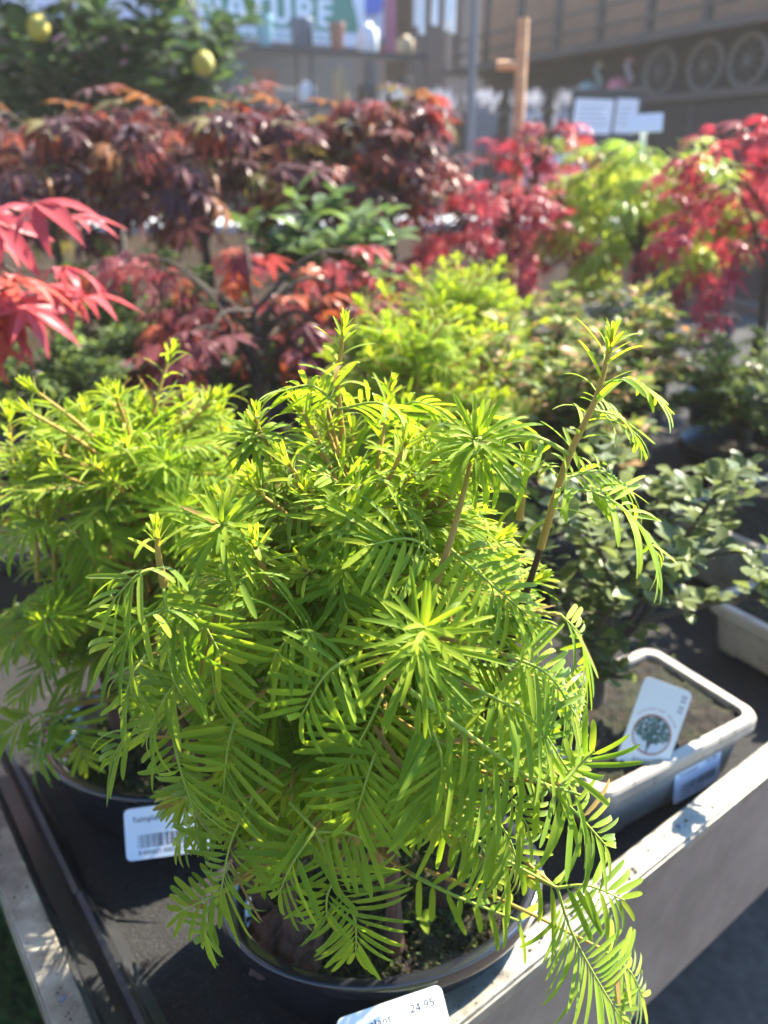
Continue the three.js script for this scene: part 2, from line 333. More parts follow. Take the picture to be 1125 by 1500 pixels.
// ---------------------------------------------------------------- the setting: ground
{
  const g = metricUV(new THREE.PlaneGeometry(120, 120).rotateX(-Math.PI / 2));
  setting('ground', g, std(lin(1, 1, 1), 0.9, { map: texture(512, (i) => { const v = 0.30 + 0.12 * (nA[i] - 0.5) + 0.16 * (nC[i] - 0.5); return [v * 1.1, v * 0.98, v * 0.86]; }, true, 0.8) }));
}
const TURN = 37.3 * Math.PI / 180, CO = [-0.116, 0, -0.200];   // bench corner and heading
const onBench = (s, t, y) => V(CO[0] + s * Math.cos(TURN) - t * Math.sin(TURN), y, CO[2] - s * Math.sin(TURN) - t * Math.cos(TURN));
{ // grass beside the bench's short end
  const strip = new THREE.Mesh(metricUV(new THREE.PlaneGeometry(3, 6).rotateX(-Math.PI / 2)), std(lin(1, 1, 1), 0.95, { map: texture(512, (i) => { const v = 0.34 + 0.25 * (nB[i] - 0.5) + 0.25 * (nC[i] - 0.5); return [v * 0.72, v, v * 0.4]; }, true, 2) }));
  strip.name = 'lawn'; strip.userData.kind = 'structure'; strip.receiveShadow = true; scene.add(strip);
  const p = onBench(-1.35, 1.2, 0.004); strip.position.copy(p); strip.rotation.y = TURN;
  reseed(31); const m = new Mass(), g = blade([[0, 0.5], [0.6, 0.4], [1, 0.05]], 0.7, 0.4);
  for (let i = 0; i < 16000; i++) { const q = onBench(rr(-0.9, 0.14), rr(-0.1, 1.6), 0.004); m.add(g, basis(V(rr(-0.6, 0.6), 1, rr(-0.6, 0.6)), V(rr(-1, 1), 0.2, rr(-1, 1)), q, 0.006, rr(0.025, 0.05), 0.03), lin(0.06 * rr(0.7, 1.4), 0.13 * rr(0.7, 1.3), 0.02)); }
  const o = m.build('grass', leafMass({ transmission: 0.3 }), scene); tag(o, 'short green grass growing beside the end of the display bench', 'grass', null, 'stuff');
}
// ---------------------------------------------------------------- display bench
{
  const Lx = 3.0, Lz = 1.75, top = 0.80;
  const b = thing('display_bench', 'long bench with galvanised rim, taupe side panel and black felt bed', 'bench', CO, TURN);
  const rim = (name, w, d, x, z) => part(name, metricUV(rbox(w, 0.006, d, x, top - 0.003, z, 0.0015)), M.metal, b);
  rim('rim', Lx, 0.0215, Lx / 2, -0.01075); rim('rim', Lx, 0.0215, Lx / 2, -Lz + 0.01075);
  rim('rim', 0.0215, Lz - 0.043, 0.01075, -Lz / 2); rim('rim', 0.0215, Lz - 0.043, Lx - 0.01075, -Lz / 2);
  // folded lip along the outer edge of the rim
  part('rim_lip', metricUV(rbox(Lx, 0.010, 0.0022, Lx / 2, top - 0.0085, 0.0004, 0.0008)), M.metal, b);
  part('rim_lip', metricUV(rbox(0.0022, 0.034, Lz, -0.0004, top - 0.0205, -Lz / 2, 0.0008)), M.metal, b);
  part('side_panel', metricUV(rbox(Lx - 0.004, 0.19, 0.014, Lx / 2, top - 0.108, -0.009, 0.002)), M.panel, b);
  part('side_panel', metricUV(rbox(Lx - 0.004, 0.19, 0.014, Lx / 2, top - 0.108, -Lz + 0.009, 0.002)), M.panel, b);
  part('side_panel', metricUV(rbox(0.012, 0.06, Lz - 0.04, 0.010, top - 0.043, -Lz / 2, 0.002)), M.metal, b);
  part('side_panel', metricUV(rbox(0.012, 0.19, Lz - 0.04, Lx - 0.010, top - 0.108, -Lz / 2, 0.002)), M.panel, b);
  const bed = new THREE.PlaneGeometry(Lx - 0.05, Lz - 0.05, 150, 90).rotateX(-Math.PI / 2).translate(Lx / 2, 0, -Lz / 2), P = bed.attributes.position;
  for (let i = 0; i < P.count; i++) { const x = P.getX(i), z = P.getZ(i); P.setY(i, 0.7585 + 0.0012 * Math.sin(x * 23 + z * 9) * Math.sin(z * 31 - x * 7)); }
  bed.computeVertexNormals(); part('felt_bed', metricUV(bed), M.felt, b);
  part('bed_board', metricUV(box(Lx - 0.05, 0.02, Lz - 0.05, Lx / 2, 0.742, -Lz / 2)), M.nursery, b);
  for (const [x, z] of [[0.25, -0.18], [Lx - 0.25, -0.18], [0.25, -Lz + 0.18], [Lx - 0.25, -Lz + 0.18], [Lx / 2, -0.18], [Lx / 2, -Lz + 0.18]]) part('leg', metricUV(rbox(0.05, 0.735, 0.05, x, 0.3675, z, 0.004)), M.grey, b);
  for (let i = 0; i < 9; i++) part('rivet', new THREE.SphereGeometry(0.0032, 12, 8, 0, 6.284, 0, 1.57).scale(1, 0.5, 1).translate(0.12 + i * 0.34, top - 0.0004, -0.0108), M.grey, b);
  for (let i = 0; i < 5; i++) part('rivet', new THREE.SphereGeometry(0.0032, 12, 8, 0, 6.284, 0, 1.57).scale(1, 0.5, 1).translate(0.0108, top - 0.0004, -0.17 - i * 0.34), M.grey, b);
  // black moulded edge of the plastic trough along the short end, in two lengths with a stepped joint
  const s = new THREE.Shape([[0.0225, 0.790], [0.026, 0.788], [0.030, 0.777], [0.043, 0.774], [0.046, 0.782], [0.050, 0.784], [0.054, 0.780], [0.058, 0.764], [0.066, 0.760], [0.066, 0.7575], [0.0225, 0.7575]].map(([x, y]) => new THREE.Vector2(x, y)));
  const len = (a, c, dx, dy) => { const g = new THREE.ExtrudeGeometry(s, { depth: c - a, bevelEnabled: false, steps: 1 }); g.translate(dx, dy, -c); return metricUV(g); };
  part('trough_edge', len(0.024, 0.262, 0, 0), M.tray, b);
  part('trough_edge', len(0.266, 0.9, -0.0006, -0.004), M.tray, b);
  part('trough_edge', len(0.904, 1.7, 0, 0), M.tray, b);
}
// ---------------------------------------------------------------- the redwood that fills the picture
const heroShoots = [
  ['frond', 0.036, [[0.019,0.289,0.1],[0.049,0.279,0.11],[0.07,0.246,0.115]]],
  ['frond', 0.034, [[0.045,0.309,0.09],[0.07,0.299,0.1],[0.091,0.266,0.1]]],
  ['frond', 0.032, [[0.043,0.246,0.1],[0.06,0.235,0.105],[0.07,0.206,0.11]]],
  ['frond', 0.03, [[0.033,0.212,0.07],[0.051,0.202,0.08],[0.062,0.172,0.085]]],
  ['frond', 0.034, [[0.059,0.322,0.08],[0.078,0.315,0.085],[0.095,0.289,0.085]]],
  ['frond', 0.034, [[-0.001,0.305,0.09],[-0.007,0.297,0.1],[-0.02,0.272,0.105]]],
  ['frond', 0.036, [[-0.091,0.312,0.08],[-0.102,0.309,0.09],[-0.115,0.285,0.095]]],
  ['frond', 0.032, [[-0.104,0.289,0.09],[-0.1,0.276,0.1],[-0.095,0.242,0.1]]],
  ['star', 0.034, [[-0.015,0.365,0.04],[-0.017,0.383,0.055]]],
  ['star', 0.032, [[-0.079,0.366,0.05],[-0.077,0.382,0.06]]],
  ['frond', 0.036, [[-0.102,0.348,0.08],[-0.11,0.349,0.09],[-0.126,0.336,0.095]]],
  ['frond', 0.036, [[-0.1,0.348,0.08],[-0.085,0.349,0.09],[-0.075,0.332,0.095]]],
  ['leader', 0.022, [[-0.038,0.356,0.03],[-0.039,0.375,0.03],[-0.041,0.389,0.03]]],
  ['leader', 0.022, [[0.014,0.374,0.0],[0.013,0.394,0.0],[0.014,0.406,0.0]]],
  ['leader', 0.022, [[0.07,0.371,0.03],[0.071,0.394,0.03],[0.071,0.405,0.03]]],
  ['leader', 0.02, [[-0.02,0.36,-0.03],[-0.024,0.405,-0.025],[-0.025,0.43,-0.02],[-0.022,0.453,-0.015],[-0.021,0.463,-0.015]]],
  ['leader', 0.022, [[0.082,0.354,0.03],[0.093,0.403,0.025],[0.105,0.432,0.02],[0.11,0.453,0.015],[0.111,0.463,0.015]]],
  ['leader', 0.018, [[-0.004,0.326,-0.06],[-0.003,0.377,-0.06],[0.003,0.413,-0.06],[0.005,0.42,-0.06]]],
  ['leader', 0.018, [[-0.062,0.368,-0.03],[-0.067,0.393,-0.02],[-0.07,0.41,-0.015],[-0.07,0.416,-0.015]]],
  ['leader', 0.03, [[0.021,0.342,0.07],[0.032,0.374,0.06],[0.04,0.394,0.04],[0.045,0.412,0.03]]],
  ['leader', 0.018, [[-0.105,0.354,0.07],[-0.106,0.37,0.07],[-0.105,0.386,0.07]]],
  ['leader', 0.024, [[-0.057,0.329,0.04],[-0.06,0.357,0.055],[-0.062,0.377,0.065]]],
  ['frond', 0.026, [[-0.026,0.418,-0.02],[-0.039,0.431,-0.01],[-0.056,0.43,0.0]]],
  ['frond', 0.026, [[-0.025,0.415,-0.02],[-0.001,0.421,-0.01],[0.019,0.406,0.0]]],
  ['frond', 0.022, [[-0.003,0.383,-0.055],[0.015,0.41,-0.05],[0.035,0.407,-0.045]]],
  ['hang', 0.036, [[0.093,0.405,0.025],[0.075,0.417,0.035],[0.057,0.421,0.045],[0.04,0.415,0.055]]],
  ['frond', 0.04, [[0.089,0.388,0.03],[0.104,0.39,0.04],[0.12,0.382,0.045],[0.136,0.361,0.05]]],
  ['frond', 0.03, [[0.093,0.391,0.022],[0.115,0.39,0.01],[0.136,0.374,0.0]]],
  ['frond', 0.024, [[0.109,0.439,0.017],[0.121,0.442,0.02],[0.137,0.431,0.025]]],
  ['frond', 0.022, [[0.106,0.425,0.015],[0.125,0.416,0.0],[0.139,0.398,-0.01]]],
  ['star', 0.042, [[0.012,0.315,0.085],[0.016,0.356,0.115],[0.017,0.363,0.12]]],
  ['star', 0.034, [[0.046,0.409,0.04],[0.044,0.419,0.045]]],
  ['star', 0.026, [[-0.072,0.391,-0.02],[-0.071,0.403,-0.015]]],
  ['frond', 0.042, [[-0.104,0.356,0.075],[-0.101,0.348,0.085],[-0.103,0.325,0.085]]],
  ['frond', 0.034, [[-0.105,0.364,0.07],[-0.112,0.367,0.08],[-0.125,0.355,0.085]]],
  ['hang', 0.042, [[0.012,0.316,0.1],[0.04,0.298,0.11],[0.069,0.277,0.115],[0.091,0.272,0.12]]],
  ['frond', 0.034, [[0.075,0.275,0.117],[0.09,0.261,0.12],[0.106,0.242,0.122]]],
  ['frond', 0.03, [[0.082,0.275,0.117],[0.092,0.281,0.11],[0.098,0.289,0.11]]],
  ['hang', 0.036, [[0.027,0.242,0.1],[0.055,0.225,0.11],[0.086,0.21,0.118]]],
  ['frond', 0.04, [[0.086,0.21,0.118],[0.094,0.186,0.122],[0.109,0.155,0.125],[0.129,0.117,0.125]]],
  ['frond', 0.034, [[0.086,0.21,0.118],[0.1,0.214,0.12],[0.119,0.206,0.122]]],
  ['frond', 0.028, [[0.118,0.149,0.105],[0.135,0.132,0.105],[0.148,0.104,0.105]]],
  ['hang', 0.026, [[0.016,0.159,0.065],[0.038,0.155,0.075],[0.079,0.144,0.085]]],
  ['frond', 0.034, [[0.012,0.305,0.1],[0.024,0.297,0.11],[0.028,0.273,0.115],[0.03,0.252,0.115]]],
  ['frond', 0.036, [[-0.047,0.248,0.1],[-0.034,0.24,0.11],[-0.025,0.213,0.115],[-0.015,0.185,0.115],[-0.015,0.157,0.115]]],
  ['frond', 0.032, [[-0.034,0.24,0.11],[-0.044,0.23,0.12],[-0.052,0.21,0.122]]],
  ['frond', 0.03, [[-0.033,0.239,0.11],[-0.017,0.243,0.115],[-0.003,0.234,0.115]]],
  ['frond', 0.028, [[-0.025,0.213,0.115],[-0.028,0.208,0.12],[-0.029,0.191,0.12]]],
  ['frond', 0.034, [[-0.067,0.243,0.09],[-0.076,0.23,0.105],[-0.085,0.191,0.11]]],
  ['frond', 0.024, [[-0.082,0.189,0.1],[-0.094,0.186,0.105],[-0.108,0.177,0.105]]],
  ['frond', 0.024, [[-0.09,0.183,0.103],[-0.095,0.175,0.107],[-0.096,0.154,0.107]]],
  ['frond', 0.038, [[-0.072,0.293,0.09],[-0.075,0.283,0.1],[-0.079,0.253,0.105]]],
  ['frond', 0.024, [[-0.079,0.23,0.08],[-0.094,0.229,0.085],[-0.112,0.203,0.085]]],
  ['frond', 0.03, [[-0.123,0.255,0.06],[-0.133,0.266,0.07],[-0.144,0.252,0.075]]],
  ['frond', 0.032, [[-0.122,0.308,0.06],[-0.126,0.305,0.07],[-0.133,0.285,0.075]]],
  ['frond', 0.034, [[0.026,0.363,0.055],[0.012,0.377,0.065],[-0.009,0.378,0.075]]],
  ['frond', 0.036, [[0.03,0.371,0.06],[0.045,0.361,0.07],[0.068,0.342,0.075]]],
  ['frond', 0.034, [[-0.015,0.354,0.05],[-0.021,0.351,0.065],[-0.017,0.339,0.07]]],
  ['frond', 0.036, [[-0.031,0.327,0.07],[-0.042,0.338,0.085],[-0.052,0.327,0.09]]],
  ['frond', 0.034, [[0.096,0.314,0.03],[0.108,0.301,0.03],[0.115,0.276,0.03]]],
  ['frond', 0.03, [[0.08,0.288,0.05],[0.098,0.279,0.055],[0.111,0.251,0.055]]],
  ['frond', 0.03, [[-0.051,0.368,0.01],[-0.038,0.375,0.025],[-0.029,0.36,0.03]]],
  ['frond', 0.036, [[-0.06,0.355,0.055],[-0.069,0.357,0.07],[-0.083,0.34,0.075]]],
  ['frond', 0.032, [[-0.013,0.335,0.1],[-0.025,0.333,0.11],[-0.038,0.31,0.112]]],
  ['frond', 0.034, [[-0.078,0.327,0.07],[-0.083,0.322,0.08],[-0.082,0.297,0.085]]],
  ['frond', 0.036, [[-0.001,0.289,0.1],[-0.006,0.281,0.11],[-0.014,0.252,0.115]]],
  ['frond', 0.036, [[0.012,0.281,0.1],[0.025,0.269,0.11],[0.028,0.238,0.112]]],
];
{
  const root = thing('potted_redwood_bonsai', 'lush lime green feathery redwood bonsai spilling over the bench rim, in glossy black pot', 'bonsai', [0, 0.76, -0.40]);
  const turn = 0.2, pot = part('pot', ovalPot(0.117, 0.086, 0.072), M.pot, root); pot.rotation.y = turn; pot.position.z = -0.013;
  const soil = part('soil', soilDisc(0.106, 0.077, 0.042, 4), M.soil, root); soil.rotation.y = turn; soil.position.z = -0.013;
  const ms = mossOn(soil, 0.104, 0.075, 0.0425, 5200, 5, [lin(0.055, 0.075, 0.012), lin(0.035, 0.055, 0.01), lin(0.08, 0.10, 0.02), lin(0.05, 0.04, 0.015)]);
  reseed(12);
  const trunkLines = [
    [[0.007, 0.035, 0.028], [0.006, 0.11, 0.030], [0.004, 0.19, 0.034], [0.01, 0.27, 0.035], [0.03, 0.34, 0.03]],
    [[-0.060, 0.035, 0.030], [-0.062, 0.10, 0.030], [-0.055, 0.18, 0.025], [-0.05, 0.27, 0.02], [-0.022, 0.36, -0.02]],
    [[0.04, 0.035, -0.01], [0.05, 0.15, 0.0], [0.07, 0.28, 0.02], [0.082, 0.354, 0.03]],
    [[-0.03, 0.035, -0.03], [-0.035, 0.15, -0.04], [-0.01, 0.27, -0.05], [-0.004, 0.33, -0.06]],
    [[-0.08, 0.035, 0.0], [-0.10, 0.14, 0.02], [-0.105, 0.24, 0.05], [-0.11, 0.28, 0.065]],
  ];
  trunkLines.forEach((p, i) => { const q = smooth(p, 22), r = q.map((_, k) => (i < 2 ? 0.0062 : 0.005) * (1 - 0.7 * k / 22) * (1 + 0.9 * Math.exp(-k * 0.9)) * rr(0.94, 1.06)); part('trunk', tube(q, r, 10), M.bark, root); });
  // knobbly root flare under the second stem
  const burl = new THREE.IcosahedronGeometry(0.024, 8), B = burl.attributes.position; for (let i = 0; i < B.count; i++) { const v = V().fromBufferAttribute(B, i), k = 1 + 0.16 * Math.sin(v.x * 300) * Math.sin(v.y * 260 + 1) * Math.sin(v.z * 280) + 0.08 * Math.sin(v.x * 700 + v.z * 500); B.setXYZ(i, v.x * k * 1.15, v.y * k * 0.85, v.z * k); } burl.computeVertexNormals();
  part('root_flare', metricUV(burl.translate(-0.068, 0.046, 0.024)), M.bark, root);
  for (let i = 0; i < 9; i++) { const a = rr(0.3, 2.8), p = V(rr(-0.05, 0.0), 0.0505, rr(0.0, 0.022)), q = []; for (let k = 0; k < 5; k++) { q.push(p.clone()); p.add(V(Math.cos(a) * 0.008 + rr(-0.003, 0.003), rr(-0.0025, 0.0015), Math.sin(a) * 0.005 + rr(-0.003, 0.003))); } part('root', tube(smooth(q, 12), taper(13, 0.0012, 0.0005), 5), M.bark, root); }
  const tree = new Redwood(root, V(-0.012, 0, 0.0), 300);
  reseed(77);
  // the shoots that stand nearest come first, so that their leaves are the single ones
  const near = (h) => -Math.max(...h[2].map((p) => p[2])) + (h[0] === 'leader' && h[2][0][1] > 0.3 ? -1 : 0);
  [...heroShoots].sort((a, b) => near(a) - near(b)).forEach(([kind, L, pts]) => tree.frond(kind, pts, L * (pts[0][1] < 0.22 && kind === 'frond' ? 0.82 : 1), true, kind === 'star' ? 0.0025 : pts[0][1] < 0.16 ? 0.0035 : kind === 'frond' || kind === 'hang' ? 0.0030 : 0.0027));
  const open = (c) => !(c.z > -0.03 && c.y < 0.185 && c.x > -0.05) && !(c.z > -0.04 && c.y < 0.16);   // the stems and the soil show below the crown
  tree.fill(245, [0.135, 0.090], 0.12, 0.35, 0.030, 501, open);
  // inner shade foliage and the low skirt
  tree.fill(36, [0.09, 0.075], 0.12, 0.30, 0.030, 502, open);
  tree.finish();
  // small weed on the soil
  const weed = part('weed_stem', tube(smooth([[0.014, 0.045, 0.004], [0.020, 0.058, 0.008], [0.026, 0.060, 0.014]], 8), 0.0007, 5), M.greenStem, root), wl = blade([[0, 0.05], [0.25, 0.2], [0.55, 0.24], [0.85, 0.13], [1, 0.02]], 0.5, 0.2);
  for (const [d, l] of [[V(0.3, 0.1, 0.9), 0.013], [V(0.9, 0.3, 0.1), 0.011], [V(-0.3, 0.6, 0.5), 0.008], [V(0.6, 0.8, -0.2), 0.008]]) put(part('weed_leaf', wl, needleMats[1], weed), basis(d, V(0, 1, 0.2), V(0.026, 0.06, 0.014), l, l, l));
  const lab = part('price_label', card(0.068, 0.040, 0.005, 0.0004), priceMat, root);
  lab.rotation.order = 'YXZ'; lab.position.set(0.008, 0.0505, 0.0905); lab.rotation.set(-0.80, 0.22, 0.10);
}
{ // second redwood
  const root = thing('potted_redwood_bonsai', 'shorter lime green redwood bonsai whose black pot shows its whole white price label', 'bonsai', [-0.19, 0.76, -0.575]);
  part('pot', ovalPot(0.122, 0.092, 0.072), M.pot, root).rotation.y = -0.1;
  part('soil', soilDisc(0.106, 0.08, 0.042, 6), M.soil, root);
  mossOn(root, 0.10, 0.075, 0.043, 4000, 7, [lin(0.055, 0.075, 0.012), lin(0.035, 0.055, 0.01), lin(0.08, 0.10, 0.02)]);
  for (const p of [[[0.0, 0.035, 0.02], [-0.005, 0.12, 0.015], [-0.01, 0.20, 0.0], [0.0, 0.27, 0]], [[-0.05, 0.035, 0], [-0.055, 0.12, 0], [-0.07, 0.22, 0.01], [-0.075, 0.27, 0.02]], [[0.05, 0.035, 0], [0.06, 0.14, 0], [0.09, 0.24, 0]]]) part('trunk', tube(smooth(p, 18), taper(19, 0.007, 0.002), 9), M.bark, root);
  const tree = new Redwood(root, V(0.0, 0, 0.0), 300);
  reseed(90);
  for (const [px, z, h, l] of [[-0.106,-0.025,0.361,0.07],[-0.048,0.015,0.352,0.09],[-0.046,-0.025,0.364,0.06],[-0.001,-0.025,0.368,0.07],[0.059,-0.025,0.366,0.06],[0.033,0.005,0.343,0.05],[-0.075,0.025,0.334,0.05],[-0.005,0.055,0.335,0.05],[0.077,0.025,0.334,0.05]]) { const lean = rr(-0.012, 0.012); tree.frond('leader', [[px + lean, h - l, z - 0.005], [px + lean * 0.4, h - l * 0.5, z], [px, h, z]], 0.027, true, 0.0038); }
  for (let i = 0; i < 9; i++) { const a = rr(0, 6.283), r = rr(0.03, 0.14), h = 0.335 - r * 0.35 + rr(-0.01, 0.012), x = Math.cos(a) * r, z = Math.sin(a) * r * 0.8; tree.frond('leader', [[x, h - 0.07, z], [x + rr(-0.006, 0.006), h - 0.035, z], [x + rr(-0.008, 0.008), h, z]], rr(0.022, 0.03), false, 0.0034); }
  for (const [L, pts] of [[0.03,[[-0.047,0.298,0.055],[-0.06,0.3,0.065],[-0.082,0.291,0.075]]],[0.028,[[-0.045,0.295,0.055],[-0.027,0.291,0.065],[-0.013,0.263,0.075]]],[0.032,[[-0.079,0.145,0.075],[-0.058,0.149,0.085],[-0.042,0.107,0.09]]],[0.03,[[-0.079,0.145,0.075],[-0.091,0.143,0.085],[-0.113,0.127,0.09]]],[0.03,[[-0.079,0.145,0.075],[-0.073,0.137,0.09],[-0.083,0.108,0.095]]],[0.032,[[-0.069,0.247,0.055],[-0.072,0.241,0.075],[-0.082,0.211,0.075]]],[0.03,[[-0.04,0.241,0.065],[-0.056,0.229,0.075],[-0.067,0.202,0.08]]],[0.028,[[-0.034,0.303,0.055],[-0.015,0.308,0.065],[0.0,0.291,0.075]]]]) tree.frond('frond', pts, L, true, 0.0036);
  tree.fill(170, [0.16, 0.13], 0.12, 0.325, 0.030, 601, (c) => !(c.z > -0.02 && c.y < 0.165));
  tree.fill(24, [0.10, 0.08], 0.13, 0.25, 0.030, 602);
  tree.finish();
  const lab = part('price_label', card(0.066, 0.039, 0.005, 0.0004), priceMat, root);
  lab.rotation.order = 'YXZ'; lab.position.set(0.018, 0.056, 0.107); lab.rotation.set(-0.62, 0.0, 0.13);
}
for (const [x, z, s, h, label] of [[0.03, -0.88, 701, 0.35, 'softly leaved green redwood bonsai behind the tallest redwood shoot'], [0.10, -1.14, 702, 0.36, 'pale green redwood bonsai standing before the crimson maple']]) {
  const root = thing('potted_redwood_bonsai', label, 'bonsai', [x, 0.76, z]);
  part('pot', ovalPot(0.115, 0.09, 0.072), M.pot, root); part('soil', soilDisc(0.10, 0.078, 0.042, s), M.soil, root);
  for (const p of [[[0.0, 0.035, 0.01], [-0.005, 0.15, 0.0], [-0.01, 0.26, 0.0], [0.0, 0.32, 0]], [[-0.04, 0.035, 0], [-0.045, 0.15, 0], [-0.06, 0.26, 0.01]], [[0.04, 0.035, 0], [0.05, 0.16, 0], [0.08, 0.27, 0]]]) part('trunk', tube(smooth(p, 14), taper(15, 0.006, 0.002), 8), M.bark, root);
  const tree = new Redwood(root, V(0, 0, 0), 260); reseed(s + 40);
  for (let i = 0; i < 8; i++) { const px = rr(-0.12, 0.12), pz = rr(-0.05, 0.08), hh = h - Math.abs(px) * 0.35 - rr(0, 0.03); tree.frond('leader', [[px, hh - 0.07, pz], [px, hh - 0.035, pz], [px + rr(-0.006, 0.006), hh, pz]], 0.024, true); }
  for (let i = 0; i < 8; i++) { const a = rr(0.2, 2.9), h0 = rr(0.2, h - 0.06), r0 = 0.07; tree.frond('frond', [[Math.cos(a) * r0, h0, Math.sin(a) * r0 * 0.8], [Math.cos(a) * (r0 + 0.04), h0 + 0.012, Math.sin(a) * (r0 + 0.04) * 0.8], [Math.cos(a) * (r0 + 0.08), h0 - 0.012, Math.sin(a) * (r0 + 0.08) * 0.8]], 0.028, true); }
  tree.fill(190, [0.17, 0.12], 0.10, h - 0.02, 0.030, s);
  tree.finish();
}

// ---------------------------------------------------------------- ceramic bonsai pots
function trayPot(root, w, d, h, y0 = 0) {
  const r = 0.016, ring = (W, D, rad, y) => { const out = []; for (const [sx, sz, a0] of [[1, 1, 0], [-1, 1, 1], [-1, -1, 2], [1, -1, 3]]) for (let k = 0; k <= 5; k++) { const a = (a0 + k / 5) * Math.PI / 2; out.push([sx * (W / 2 - rad) + Math.cos(a) * rad, y, sz * (D / 2 - rad) + Math.sin(a) * rad]); } return out; };
  const rows = [ring(w * 0.84, d * 0.82, r, 0.008), ring(w * 0.86, d * 0.84, r, 0.010), ring(w * 0.92, d * 0.90, r, h - 0.018), ring(w * 0.925, d * 0.905, r, h - 0.0165), ring(w - 0.002, d - 0.002, r, h - 0.015), ring(w, d, r, h - 0.013), ring(w, d, r, h - 0.003), ring(w - 0.003, d - 0.003, r, h), ring(w - 0.020, d - 0.020, r * 0.7, h), ring(w - 0.023, d - 0.023, r * 0.6, h - 0.003), ring(w - 0.027, d - 0.027, r * 0.6, h - 0.03)];
  const n = rows[0].length, pos = rows.flat(2), idx = [];
  for (let i = 0; i < rows.length - 1; i++) for (let k = 0; k < n; k++) { const a = i * n + k, b = i * n + (k + 1) % n; idx.push(a, a + n, b, b, a + n, b + n); }
  for (let k = 1; k < n - 1; k++) idx.push(0, k, k + 1);
  let g = new THREE.BufferGeometry(); g.setAttribute('position', new THREE.Float32BufferAttribute(pos, 3)); g.setIndex(idx); g = g.toNonIndexed(); g.computeVertexNormals(); g.translate(0, y0, 0);
  const pot = part('pot', metricUV(g), M.ceramic, root);
  for (const [x, z] of [[-1, -1], [1, -1], [-1, 1], [1, 1]]) part('foot', metricUV(rbox(0.028, 0.010, 0.022, x * w * 0.32, 0.005 + y0, z * d * 0.31, 0.002)), M.ceramic, pot);
  const s = new THREE.PlaneGeometry(w - 0.026, d - 0.026, 34, 24).rotateX(-Math.PI / 2), P = s.attributes.position;
  for (let i = 0; i < P.count; i++) { const x = P.getX(i), z = P.getZ(i), e = Math.max(Math.abs(x) / (w / 2), Math.abs(z) / (d / 2)); P.setY(i, h - 0.007 + 0.008 * (1 - e) + rr(-0.0022, 0.0022) + y0); }
  s.computeVertexNormals(); part('soil', metricUV(s), M.soil, root);
  return pot;
}
const roundLeaf = [0.25, 0.55].map((b) => blade([[0, 0.03], [0.1, 0.07], [0.24, 0.22], [0.45, 0.33], [0.66, 0.34], [0.84, 0.25], [0.95, 0.12], [1, 0.03]], b, 0.28));
const lance = [0.3, 0.7].map((b) => blade([[0, 0.02], [0.08, 0.04], [0.25, 0.15], [0.48, 0.22], [0.7, 0.18], [0.88, 0.08], [1, 0.01]], b, 0.3));
const glossy = (c, o = {}) => leafMat(c, { transmission: 0.45, clearcoat: 0.3, clearcoatRoughness: 0.3, ...o });
const roundMats = [lin(0.10, 0.135, 0.042), lin(0.13, 0.17, 0.048), lin(0.19, 0.23, 0.055)].map((c) => glossy(c));
// leaves on twigs; the first maxSingle are single leaves
function leafyTwigs(root, limbs, o) {
  const mass = new Mass(); let count = 0; const massMat = o.massMat;
  for (const [line, r] of limbs) {
    part('branch', tube(line, taper(line.length, r, r * 0.35), 6), o.bark, root);
    const c = new THREE.CatmullRomCurve3(line), n = Math.round(c.getLength() / o.step);
    for (let i = 0; i < n; i++) {
      const u = o.from + (1 - o.from) * (i + R()) / n, p = c.getPointAt(Math.min(1, u)), t = c.getTangentAt(Math.min(1, u));
      const twig = V(rr(-1, 1), rr(-0.2, 1), rr(-1, 1)).normalize().multiplyScalar(o.twig * R()).addScaledVector(t, o.twig * 0.4), q = p.clone().add(twig);
      const per = o.per; 
      for (let k = 0; k < per; k++) {
        const az = k * 2.4 + i, d = twig.clone().normalize().multiplyScalar(0.5).add(V(Math.cos(az), rr(-0.1, 0.7), Math.sin(az))), L = o.size * rr(0.7, 1.15), at = q.clone().addScaledVector(twig, -0.5 * (k / per)).addScaledVector(d, 0.002);
        const f = V(rr(-0.5, 0.5), 1, rr(-0.5, 0.5)).addScaledVector(d, -0.3), m = basis(d, f, at, L, L, L), g = pick(o.geos);
        if (count < o.single) { count++; put(part('leaf', g, pick(o.mats), root), m); } else mass.add(g, m, pick(o.mats).color.clone().multiplyScalar(rr(0.8, 1.2)));
      }
      if (i % 2 === 0) part2list.push(tube([p, p.clone().lerp(q, 0.5).add(V(0, 0.002, 0)), q], [0.0009, 0.0007, 0.0005], 4));
    }
  }
  if (part2list.length) { const t = part('twigs', merged(part2list), o.bark, root); t.userData.kind = 'stuff'; part2list.length = 0; }
  if (mass.p.length) mass.build('foliage', massMat, root);
}
const part2list = [];
const roundMass = leafMass({ transmission: 0.45, clearcoat: 0.3, clearcoatRoughness: 0.3 });
const PT = 31 * Math.PI / 180;
